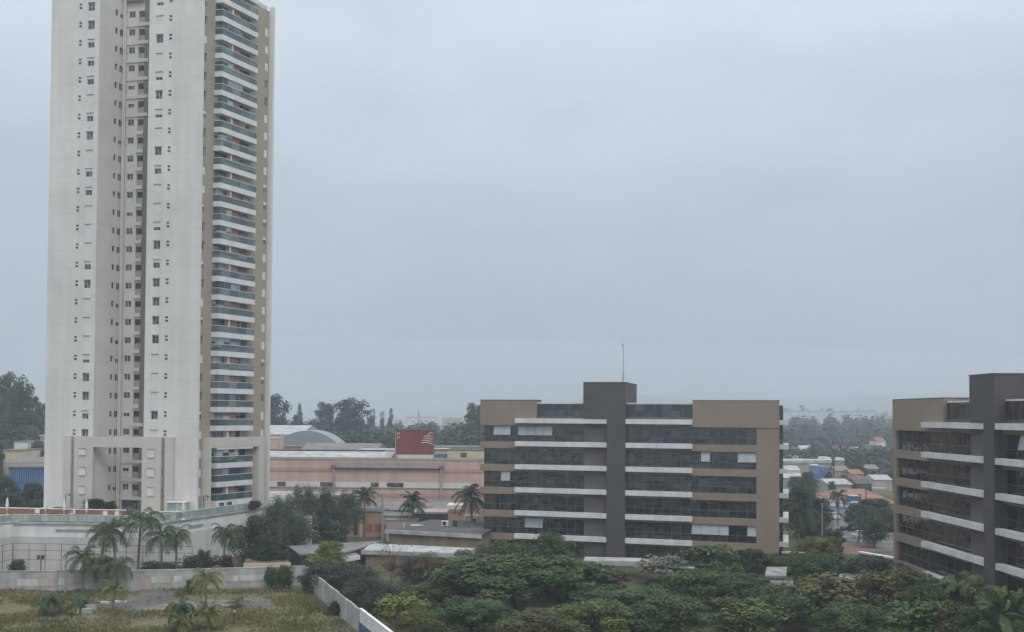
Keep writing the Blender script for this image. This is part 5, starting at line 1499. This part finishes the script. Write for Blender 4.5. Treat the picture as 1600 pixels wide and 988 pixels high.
# hillside town in the mist
for i in range(34):
    for _ in range(50):
        Y = rr.uniform(1000, 1500); X = rr.uniform(.14, .40)*Y
        if HILL(X, Y) > 8: break
    w_ = rr.uniform(6, 15); hz = HILL(X, Y)
    o = MB(); o.box(X-w_/2, X+w_/2, Y, Y+8, hz-4, hz+rr.uniform(3, 5.5))
    ob = o.build('hillside_house', M[rr.choice(('white', 'white', 'concrete_light', 'salmon'))])
    tag(ob, 'pale boxy house fading into the mist on the far hillside', 'house', 'misty hillside houses')

# ------------------------------------------------------------------ trees
T = tree
g = 'tree belt in front of the office blocks'
rows = [
 # label, px, top py, width px, depth, kind, material
 ('small round grey-green tree at the corner of the diagonal wall', 500, 880, 80, 121, 'round', 'lf_grey'),
 ('yellow-green shrub tree beside the dark slate shed', 512, 845, 66, 131, 'round2', 'lf_yellow'),
 ('lower yellow-green bush right at the end of the diagonal wall', 497, 866, 52, 127, 'bush', 'lf_yellow'),
 ('dark grey-green tree in front of the small white-edged canopy', 556, 882, 110, 118, 'fine', 'lf_grey'),
 ('dark grey-green tree above the weathered middle of the diagonal wall', 585, 905, 120, 108, 'fine', 'lf_grey'),
 ('bare twiggy tree in front of the bluish white shed roof', 612, 846, 90, 128, 'twiggy', 'lf_brown'),
 ('brownish thin-leaved tree below the bluish white shed roof', 668, 864, 120, 124, 'fine', 'lf_brown'),
 ('brown-grey tree left of the big layered tree', 735, 856, 104, 127, 'fine', 'lf_brown'),
 ('olive tree between the brownish trees and the diagonal wall', 690, 908, 130, 110, 'layered2', 'lf_olive'),
 ('pale olive shrub close to the white painted wall end', 632, 922, 100, 98, 'open', 'lf_yellow'),
 ('dark olive tree at the bottom edge beside the white wall end', 655, 958, 110, 92, 'fine', 'lf_olive'),
 ('big layered deep green tree in the centre foreground', 800, 868, 250, 110, 'layered', 'lf_deep'),
 ('layered mid-green tree right behind the big centre tree', 896, 878, 150, 120, 'bigleaf', 'lf_mid'),
 ('dense dark tree rising before the white ledges of the front block', 862, 832, 84, 128, 'round', 'lf_deep'),
 ('lower dark tree left of the one before the white ledges', 800, 838, 84, 130, 'open', 'lf_deep'),
 ('deep green tree at the foot of the front block\'s left corner', 768, 850, 70, 133, 'round2', 'lf_deep'),
 ('dark spreading tree at the bottom, left of the pale layered tree', 735, 936, 150, 97, 'layered2', 'lf_deep'),
 ('pale green layered tree at the bottom edge, centre', 845, 956, 150, 92, 'layered', 'lf_olive'),
 ('reddish-brown tinged tree under the entrance canopy', 948, 882, 84, 122, 'open', 'lf_brown'),
 ('silvery big-leaved tree in front of the pale carport roof', 1030, 868, 95, 129, 'pale', 'lf_pale'),
 ('small bare tree with silvery leaves above the silvery tree', 1043, 858, 50, 132, 'twiggy', 'lf_pale'),
 ('dark green mass of a tree below the silvery tree', 960, 920, 190, 104, 'round2', 'lf_deep'),
 ('mid-green tree at the bottom between the centre trees', 925, 938, 140, 96, 'round', 'lf_bright'),
 ('bushy mid-green tree in front of the right glazing of the front block', 1110, 852, 116, 130, 'bigleaf', 'lf_mid'),
 ('dark round tree at the tan end wall of the front block', 1176, 858, 62, 133, 'round', 'lf_blue'),
 ('mid-green tree below the bushy one by the right glazing', 1080, 890, 140, 114, 'round', 'lf_mid'),
 ('dark green tree low in front of the small white carport', 1160, 898, 120, 112, 'layered', 'lf_deep'),
 ('dim green tree at the bottom edge right of centre', 1050, 934, 150, 97, 'round', 'lf_deep'),
 ('brighter green tree at the bottom edge below the grey carport', 1165, 938, 130, 97, 'bigleaf', 'lf_bright'),
 ('slender dark tree with broad leaves beside the small white carport', 1222, 862, 58, 131, 'open', 'lf_deep'),
 ('bright yellow-green tree between the front block and the side street', 1268, 838, 76, 138, 'round', 'lf_yellow'),
 ('second yellow-green tree top, right of the pale slim pole', 1301, 838, 46, 140, 'round2', 'lf_yellow'),
 ('dark tree with glossy leaves in front of the yellow-green one', 1278, 868, 105, 126, 'round2', 'lf_deep'),
 ('open-branched dark tree before the white carport by the right block', 1350, 864, 100, 124, 'open', 'lf_blue'),
 ('open-branched tree touching the corner of the right block', 1392, 876, 70, 121, 'sparse', 'lf_grey'),
 ('broad brown-green tree below the open-branched trees', 1290, 902, 170, 106, 'bigleaf', 'lf_olive'),
 ('dark green tree between the brown-green one and the dim trees', 1228, 918, 110, 101, 'open', 'lf_deep'),
 ('wide olive-topped tree in front of the right block corner', 1400, 892, 160, 104, 'layered2', 'lf_olive'),
 ('deep green tree below the lowest white ledge of the right block', 1470, 908, 130, 100, 'layered', 'lf_deep'),
 ('dark dense tree at the bottom edge under the brown-green one', 1335, 948, 170, 94, 'round2', 'lf_deep'),
 ('mid-green tree at the bottom edge below the right block', 1440, 938, 140, 93, 'bigleaf', 'lf_mid'),
 ('brown dry tree between the right block and the light green palms', 1496, 944, 110, 91, 'fine', 'lf_brown'),
 ('deep green tree under the light green palms', 1540, 950, 120, 90, 'round', 'lf_mid'),
 ('mixed green tree in the very corner behind the bright broad palms', 1606, 950, 120, 92, 'round2', 'lf_mid'),
]
for r_ in rows: T(*r_, group=g)
g = 'trees between the podium and the sheds'
for r_ in [
 ('dark bushy tree at the podium corner behind the small palms', 396, 806, 80, 138, 'round', 'lf_grey'),
 ('dark weeping tree in front of the podium ramp', 444, 772, 72, 150, 'weeping', 'lf_feather'),
 ('tall weeping tree with the highest crown beside the tower', 472, 757, 66, 158, 'weeping', 'lf_feather'),
 ('weeping tree in the middle of the group before the pink hall', 508, 759, 62, 162, 'weeping', 'lf_feather'),
 ('weeping tree at the right end of the group before the pink hall', 541, 766, 62, 164, 'weeping', 'lf_feather'),
 ('grey-green weeping tree over the dark slate shed', 462, 797, 78, 146, 'weeping', 'lf_feather'),
 ('dark undergrowth tree between the weeping trees and the salmon building', 516, 815, 80, 158, 'round2', 'lf_blue'),
 ('dark low tree beside the red bush at the planter box', 425, 838, 60, 134, 'round', 'lf_blue'),
]: T(*r_, group=g)
T('dark red-leaved round bush behind the lot wall', 355, 862, 24, 127.5, 'bush', 'lf_red', name='bush', cat='bush')
T('dark clipped hedge mass at the right end of the court fence', 312, 864, 76, 127, 'bush', 'lf_blue', name='bush', cat='bush')
T('dark low hedge behind the lot wall between the queen palms', 250, 876, 80, 128, 'bush', 'lf_deep', name='bush', cat='bush')
T('olive shrub on top of the hedge behind the lot wall', 318, 858, 34, 126, 'round2', 'lf_olive', name='bush', cat='bush')
T('left of two upright green bushes against the lot wall', 424, 882, 30, 123.2, 'bush', 'lf_mid', name='bush', cat='bush')
T('right of two upright green bushes against the lot wall', 444, 880, 34, 123.8, 'bush', 'lf_deep', name='bush', cat='bush')
T('small dark bush in the corner of lot wall and diagonal wall', 478, 897, 16, 121.5, 'bush', 'lf_deep', name='bush', cat='bush')
T('dark bush at the foot of the diagonal wall', 526, 938, 34, 108, 'bush', 'lf_grey', name='bush', cat='bush')
T('small flat-topped tree in the ball court', 30, 875, 36, 125, 'round', 'lf_grey')
T('straggly shrub beside the pale painted panel of the lot wall', 300, 903, 26, 120, 'bush', 'lf_mid', name='bush', cat='bush')
T('weedy yellow shrub at the broken slab', 370, 932, 40, 112, 'sparse', 'lf_yellow', name='bush', cat='bush')
# shrubs on the deck
g = 'shrubs at the foot of the tower'
for a, t, w_, lb in ((150, 777, 40, 'broad shrub before the light well of the tower'), (172, 781, 26, 'palm-like shrub right of the broad one in the light well'), (92, 792, 30, 'low shrub at the tower\'s left corner'), (118, 794, 34, 'low shrub before the beige portal leg'),
                     (234, 790, 26, 'greyish shrub at the right leg of the portal'), (372, 786, 30, 'shrub at the far end of the balconies'), (398, 781, 30, 'shrub at the right end of the deck')):
    Yd = onz(a, 803 if a < 300 else 797, DECK).y
    T(lb, a, t, w_, Yd+1.5, 'bush', 'lf_blue' if a < 200 else 'lf_grey', g, 'shrub', 'shrub', z0=DECK)
g = 'dark trees behind the pool deck'
for a, t, w_, Y, lb in ((8, 742, 60, 190, 'dark tree at the far left behind the pool deck'), (45, 755, 60, 185, 'dark tree in front of the blue clad hall'), (75, 765, 50, 180, 'dark tree touching the tower edge behind the deck'), (22, 768, 70, 172, 'low dark tree behind the leftmost parasol'), (60, 780, 60, 168, 'low dark tree behind the pool deck near the tower'), (-10, 690, 40, 250, 'dark tree crown cut by the left edge')):
    T(lb, a, t, w_, Y, 'round' if a % 2 else 'round2', 'lf_blue', g)
T('dark tree between the white building and the tower edge', 62, 690, 36, 292, 'round', 'lf_blue')
# trees between the two blocks
g = 'street trees between the office blocks'
for r_ in [
 ('large dark tree beside the side balconies of the front block', 1246, 758, 62, 180, 'round', 'lf_blue'),
 ('dark tree between the balconies and the slim pale pole', 1272, 776, 58, 176, 'round2', 'lf_blue'),
 ('lower dark tree right behind the yellow-green bush', 1270, 808, 60, 166, 'round', 'lf_blue'),
 ('bright green tree top beside the white van', 1270, 760, 24, 210, 'round2', 'lf_mid'),
 ('dark tree left of the white shed', 1262, 738, 40, 262, 'round', 'lf_blue'),
 ('broad dark tree beside the broad palm', 1372, 780, 86, 184, 'round', 'lf_blue'),
 ('dark tree behind the broad palm and the dark car', 1338, 790, 48, 196, 'round2', 'lf_blue'),
 ('dark tree at the left corner of the right block', 1398, 800, 54, 176, 'round2', 'lf_blue'),
 ('low dark tree half covering the white railing', 1366, 812, 44, 166, 'round', 'lf_blue'),
 ('dark tree hiding the street end, right of the slim pale pole', 1306, 822, 36, 160, 'open', 'lf_blue'),
]: T(*r_, group=g)

for a, t, w_, Y, lb in ((1344, 724, 26, 322, 'round tree between the roofs beyond the orange house'), (1320, 742, 20, 296, 'small tree right of the pale shed ridge'), (1390, 736, 26, 300, 'tree at the right block edge beyond the orange house'), (1364, 742, 18, 300, 'small tree between the grey roofs beyond the orange house'), (1242, 744, 22, 288, 'small tree by the long low white roof'), (1300, 752, 18, 268, 'small tree at the left end of the pale shed')):
    T(lb, a, t, w_, Y, 'round2', 'lf_blue', g)
# eucalyptus and other single trees in the haze
g = 'tall trees in the haze'
for lb, a, t, w_, Y, kd in (('huge eucalyptus with a domed top at the far left', 14, 582, 66, 330, 'eucalypt'), ('second dark eucalyptus sloping down towards the tower', 42, 600, 50, 335, 'eucalypt'), ('dark tree filling the gap at the tower\'s left edge', 62, 627, 44, 345, 'eucalypt'), ('dark lower tree under the huge eucalyptus', 0, 622, 70, 322, 'round'), ('low dark tree under the second eucalyptus', 44, 640, 60, 330, 'round2'),
  ('tall dark eucalyptus right at the tower\'s right edge', 430, 616, 64, 370, 'eucalypt'), ('small thin tree behind the edge eucalyptus', 466, 630, 22, 430, 'eucalypt2'), ('rounded tree left of the tallest hazy tree', 506, 628, 44, 430, 'eucalypt'),
  ('tallest hazy tree with a feathery crown above the arched hall', 546, 622, 74, 400, 'eucalypt'), ('pale thin tree right of the tallest hazy tree', 580, 638, 18, 480, 'eucalypt2'), ('slim poplar-like tree in the mist, left of two', 597, 642, 10, 500, 'eucalypt2'), ('slim poplar-like tree in the mist, right of two', 610, 637, 12, 500, 'eucalypt2'),
  ('lone branching tree beside the front block in the mist', 741, 630, 48, 380, 'eucalypt')):
    T(lb, a, t, w_, Y, kd, 'lf_blue', g)
# far woods: one mass
def wood(name, label, specs, mt, seed, leafpx=4.6):
    rnd = random.Random(seed); mb = MB()
    for (xa, xb, ya, yb, Y0, Y1, n, wpx) in specs:
        for i in range(n):
            t = (i+rnd.random())/n; Y = rnd.uniform(Y0, Y1); px = xa+(xb-xa)*t + rnd.uniform(-10, 10)
            py = ya+(yb-ya)*t + rnd.uniform(-4, 7)
            top = at(px, py, Y); wd = wpx*rnd.uniform(.6, 1.3)*Y/F; h = max(4, top.z)
            s_ = leafpx*Y/F
            nl = 480
            for k in range(nl):
                q = Vector((rnd.gauss(0, 1), rnd.gauss(0, 1), rnd.gauss(0, 1))).normalized()
                lump = 1+.22*math.sin(q.x*7+i)*math.sin(q.y*6+q.z*5+i*2)
                q2 = q*lump*(rnd.random()**.25)
                p = Vector((top.x+q2.x*wd*.55, Y+q2.y*wd*.55, h*.55+q2.z*h*.45))
                leaf(mb, p, q+Vector((rnd.uniform(-.5, .5), rnd.uniform(-.5, .5), rnd.uniform(0, .6))), s_*rnd.uniform(.6, 1.3), rnd)
    o = mb.build(name, M[mt]); tag(o, label, 'wood'); struct(o, 'stuff'); return o
wood('far_wood', 'dark hazy wood behind the pink hall and the red sign', [(410, 770, 676, 676, 300, 330, 30, 34), (410, 760, 664, 668, 350, 400, 26, 40), (415, 640, 652, 664, 420, 470, 18, 36), (640, 770, 662, 668, 440, 520, 14, 30), (600, 760, 660, 662, 560, 620, 14, 22)], 'lf_blue', 2)
wood('far_wood', 'dark tree belt across the gap between the two office blocks', [(1215, 1400, 694, 698, 360, 385, 22, 30), (1215, 1400, 706, 716, 340, 355, 18, 26), (1290, 1400, 736, 736, 320, 330, 10, 20)], 'lf_blue', 3)
wood('far_wood', 'misty scrub and trees below the distant white warehouse', [(1215, 1400, 668, 670, 480, 540, 20, 26), (1215, 1400, 655, 657, 600, 625, 20, 22), (1205, 1400, 652, 652, 560, 590, 22, 16), (1205, 1400, 660, 660, 500, 560, 20, 20), (1000, 1400, 640, 640, 760, 900, 30, 20)], 'lf_blue', 4, 5.0)
wood('far_wood', 'hazy dark wood behind the buildings left of the tower', [(-40, 90, 652, 652, 330, 360, 14, 36), (-40, 90, 662, 668, 310, 325, 12, 26)], 'lf_blue', 6)

# ------------------------------------------------------------------ haze
hm = bpy.data.materials.new('haze_air'); hm.use_nodes = True
nt = hm.node_tree; nt.nodes.clear()
o_ = nt.nodes.new('ShaderNodeOutputMaterial'); pv = nt.nodes.new('ShaderNodeVolumePrincipled')
pv.inputs['Color'].default_value = (.70, .765, .835, 1); pv.inputs['Density'].default_value = .00062; pv.inputs['Anisotropy'].default_value = .25
nt.links.new(pv.outputs[0], o_.inputs['Volume'])
m_ = MB(); m_.box(-3210, 3210, -70, 5910, -2, 190)
struct(m_.build('haze', hm), 'stuff')
# low banks of denser mist lying beyond the town
mm_ = hm.copy(); mm_.name = 'mist_bank_air'
pvm = [n for n in mm_.node_tree.nodes if n.type == 'PRINCIPLED_VOLUME'][0]
pvm.inputs['Density'].default_value = .0021; pvm.inputs['Color'].default_value = (.93, .95, .97, 1)
def mist(cx, cyy, rx, ry, rzz, seed, label):
    rnd = random.Random(seed); mb = MB(); nu, nv = 40, 10; ph = [rnd.uniform(0, 6.28) for _ in range(4)]
    for j in range(nv+1):
        el = (j/nv)*math.pi/2
        for i in range(nu):
            a = i/nu*2*math.pi
            w_ = 1+.10*math.sin(3*a+ph[0])+.06*math.sin(7*a+ph[1])
            mb.v.append((cx+rx*w_*math.cos(a)*math.cos(el)**.6, cyy+ry*w_*math.sin(a)*math.cos(el)**.6, 1+rzz*math.sin(el)*(1+.12*math.sin(2*a+ph[2]))))
    for j in range(nv):
        for i in range(nu):
            k = (i+1) % nu; mb.f.append((j*nu+i, j*nu+k, (j+1)*nu+k, (j+1)*nu+i))
    mb.f.append(tuple(range(nu))[::-1])
    o = mb.build('mist_bank', mm_); tag(o, label, 'mist'); struct(o, 'stuff')
mist(-300, 1000, 260, 300, 52, 4, 'pale low bank of mist over the valley beyond the arched hall')
mm_ = mm_.copy(); mm_.node_tree.nodes[[n.name for n in mm_.node_tree.nodes if n.type == 'PRINCIPLED_VOLUME'][0]].inputs['Density'].default_value = .0016
mm_.node_tree.nodes[[n.name for n in mm_.node_tree.nodes if n.type == 'PRINCIPLED_VOLUME'][0]].inputs['Color'].default_value = (.74, .80, .865, 1)
mist(250, 1150, 1100, 650, 92, 8, 'wide grey mist lying in front of the far hills')
